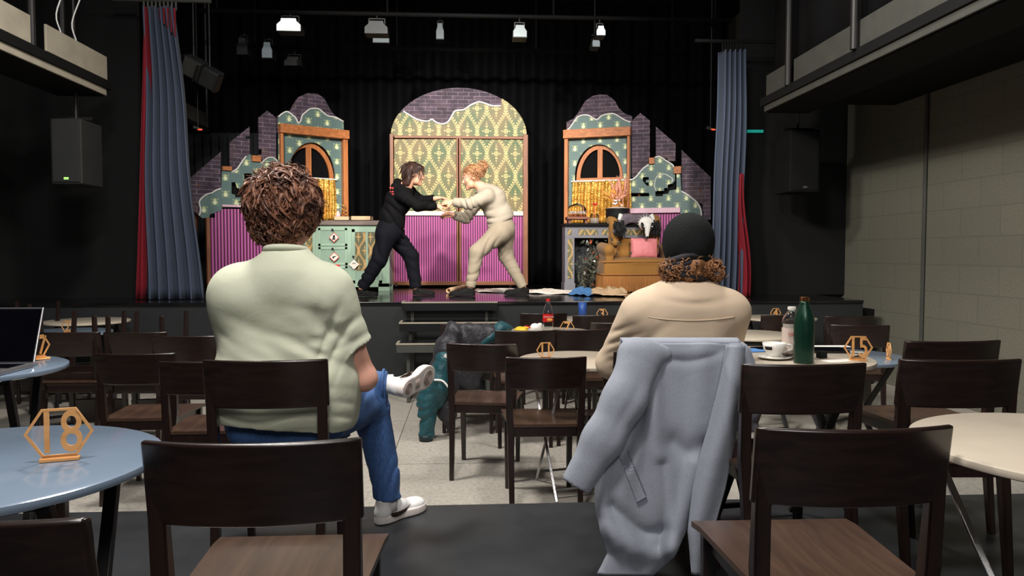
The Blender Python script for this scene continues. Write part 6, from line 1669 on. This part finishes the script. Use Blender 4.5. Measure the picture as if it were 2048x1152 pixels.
fe = MB().sheet(flapf, 26, 70, .010).build('front_edge', M['coat'], coat, smooth=True)
MB().tube([flapf(.42, k/40)+V(0,-.0015,0) for k in range(41)], .0016, 5).build('edge_stitching', M['coat_seam'], fe)
for ln in ([(1296,752),(1308,830),(1322,930),(1350,1050),(1372,1052)], [(1418,702),(1412,780),(1402,860),(1400,892)]):
    pt_ = smooth_path([V(a, b, 0) for a, b in ln], 10)
    MB().tube([P(q.x, q.y, coatd(q.x, q.y)-.003) for q in pt_ if q.x < interp(Rp, q.y)-3], .0016, 5).build('seam', M['coat_seam'], bp_)
# sleeves
S = SDF((.26, 2.30, .42), (.80, 2.82, 1.20), .007)
sp_ = [P(1280, 722, 2.60), P(1248, 800, 2.56), P(1206, 880, 2.54), P(1152, 972, 2.53)]
rr_ = [.078, .077, .070, .058]
for i in range(3): S.cap(sp_[i], sp_[i+1], rr_[i], rr_[i+1], .04, (V(0,1,0), 1.5))
S.cap(P(1266, 706, 2.62), P(1330, 706, 2.62), .045, .03, .05, (V(0,1,0), 1.3))
S.disp(fold((-.5,0,-1), 9, .007, P(1255,800,2.5), (.10,.3,.16), 4)); w9 = wav(95, 2.2); S.disp(lambda a, b, c_: .004*w9(a, b, c_))
S.cut_near(sp_[3]+V(-.0,0,.0), sp_[3]-sp_[2], .10)
sl = S.mesh('left_sleeve', M['coat'], coat)
S = SDF((.82, 2.45, .66), (1.12, 2.90, 1.20), .007)
sp2 = [P(1474, 712, 2.70), P(1492, 780, 2.70), P(1482, 860, 2.69)]
S.cap(sp2[0], sp2[1], .055, .065, .04, (V(0,1,0), 1.4)).cap(sp2[1], sp2[2], .065, .060, .04, (V(0,1,0), 1.4)); S.disp(fold((1,0,.5), 12, .012, sp2[1], (.1,.3,.14), 4)); S.cut_near(sp2[2], sp2[2]-sp2[1], .09)
S.mesh('right_sleeve', M['coat'], coat)
# pocket welt
def welt(u, v):
    x = lerp(lerp(1236, 1254, u), lerp(1272, 1292, u), v); y = lerp(lerp(908, 900, u), lerp(1003, 992, u), v); return P(x, y, coatd(x, y)-.010)
MB().sheet(welt, 8, 20, .006).build('pocket_welt', M['coat'], coat)
MB().tube([welt(1, k/12)+V(0,-.007,0) for k in range(13)]+[welt(0, 1)+V(0,-.007,0)], .0025, 5).build('pocket_stitching', M['coat_seam'], coat)
# ---- jackets over the far chair
jb = P(945, 660, 5.6)
jt = thing('black_jacket', 'black padded jacket hung over the chair in the middle of the floor', 'jacket', (0, 5.6, .3))
S = SDF((-.42, 5.30, .02), (.36, 5.85, .95), .010); qj = lambda x, y, d: P(x, y, d)
S.cap(qj(903, 662, 5.55), qj(985, 662, 5.55), .055, .05, .05, ).cap(qj(905, 662, 5.5), qj(876, 740, 5.47), .06, .055, .05).cap(qj(892, 700, 5.5), qj(896, 830, 5.5), .085, .06, .05).cap(qj(950, 680, 5.5), qj(940, 760, 5.52), .12, .08, .05, (V(0,1,0), 2.5))
S.cap(qj(876, 740, 5.47), qj(866, 790, 5.46), .05, .06, .05).cap(qj(893, 820, 5.5), qj(896, 868, 5.5), .05, .012, .04)
w1 = wav(101, 7); w2 = wav(102, 14); S.disp(lambda a, b, c_: .012*w1(a, b, c_)+.006*w2(a, b, c_)); S.disp(fold((.2,0,1), 9, .012, qj(895, 730, 5.4), (.2,.3,.3), 5))
S.mesh('padded_shell', M['puffer'], jt)
c = qj(893, 716, 5.37); MB().box(c, (.045, .003, .05), Matrix.Rotation(.5, 3, 'Y'), .001).build('care_label', M['whiteprint'], jt)
tj = thing('teal_jacket', 'teal padded jacket under the black one, its sleeve hanging to the floor', 'jacket', (-.2, 5.5, .2))
S = SDF((-.52, 5.22, .01), (.62, 5.9, .98), .010)
S.cap(qj(878, 770, 5.42), qj(862, 800, 5.42), .10, .09, .05, (V(0,1,0), 1.4)).cap(qj(856, 800, 5.42), qj(852, 868, 5.4), .068, .058, .04).cap(qj(884, 720, 5.42), qj(880, 770, 5.42), .06, .08, .05)
S.cap(qj(966, 684, 5.50), qj(1000, 658, 5.56), .045, .05, .04).cap(qj(1000, 656, 5.56), qj(1030, 655, 5.62), .04, .02, .03)
S.disp(fold((1,0,.1), 14, .010, qj(854, 840, 5.4), (.15,.3,.2), 5)); S.disp(lambda a, b, c_: .010*w1(a, b, c_)+.005*w2(a, b, c_)); S.cut_near(qj(852, 876, 5.4), V(0,0,-1), .1)
tt = S.mesh('padded_shell', M['teal'], tj)
MB().tube([qj(852, 874, 5.4)+V(0,0,.02), qj(852, 880, 5.4)], [.054, .05], 18).build('cuff', M['tealdark'], tj, smooth=True)
MB().tube(smooth_path([qj(868, 760, 5.33), qj(885, 762, 5.33), qj(898, 776, 5.33)], 4), .008, 6).build('white_piping', M['furwhite'], tj, smooth=True)
# ------------------------------------------------------------ lights
def area(name, loc, tgt, size, energy, c=(1, .95, .88), spread=180, sy=None):
    l = bpy.data.lights.new(name, 'AREA'); l.energy = energy; l.color = c; l.size = size; l.spread = math.radians(spread)
    if sy: l.shape = 'RECTANGLE'; l.size_y = sy
    o = bpy.data.objects.new(name, l); C.objects.link(o); o.location = loc
    o.rotation_euler = (Vector(tgt)-Vector(loc)).to_track_quat('-Z', 'Y').to_euler(); return o
def spot(name, loc, tgt, ang, energy, c=(1, .93, .84), blend=.5, r=.12):
    l = bpy.data.lights.new(name, 'SPOT'); l.energy = energy; l.color = c; l.spot_size = math.radians(ang); l.spot_blend = blend; l.shadow_soft_size = r
    o = bpy.data.objects.new(name, l); C.objects.link(o); o.location = loc
    o.rotation_euler = (Vector(tgt)-Vector(loc)).to_track_quat('-Z', 'Y').to_euler(); return o
area('house_light_left', (-1.5, 4.3, 4.6), (-.4, 4.6, 0), .6, 170, (1, .96, .90))
area('house_light_right', (1.5, 4.3, 4.6), (.6, 4.6, 0), .6, 80, (1, .96, .90))
area('house_light_rear', (-.6, .9, 4.7), (-.2, 2.8, 0), .7, 160, (1, .96, .93))
spot('added_wall_spot', (-1.6, 2.4, 4.4), (4.35, 6.6, 1.1), 46, 700, (1, .97, .86), .4, .25)  # added spot that brightens the lower right wall, not a known lamp
area('added_rear_fill', (.4, -1.8, 3.6), (0, 3.0, .9), 1.2, 75, (1, .96, .93))  # added fill from behind the camera, lifts the dark skin and arm
spot('front_spot_left', (-2.0, 2.6, 4.6), (-.6, 10.2, 1.9), 40, 1250)
spot('front_spot_right', (2.0, 2.6, 4.6), (.7, 10.2, 1.9), 40, 1250)
spot('front_spot_centre', (0.1, 5.2, 4.9), (0, 10.2, 1.7), 50, 700)
w = bpy.data.worlds.new('world'); scn.world = w; w.use_nodes = True
bg = w.node_tree.nodes['Background']; bg.inputs[0].default_value = (.5, .5, .6, 1); bg.inputs[1].default_value = .02
scn.view_settings.view_transform = 'Standard'; scn.view_settings.look = 'None'; scn.view_settings.exposure = 0; scn.view_settings.gamma = 1
try: scn.view_settings.use_curve_mapping = False
except Exception: pass
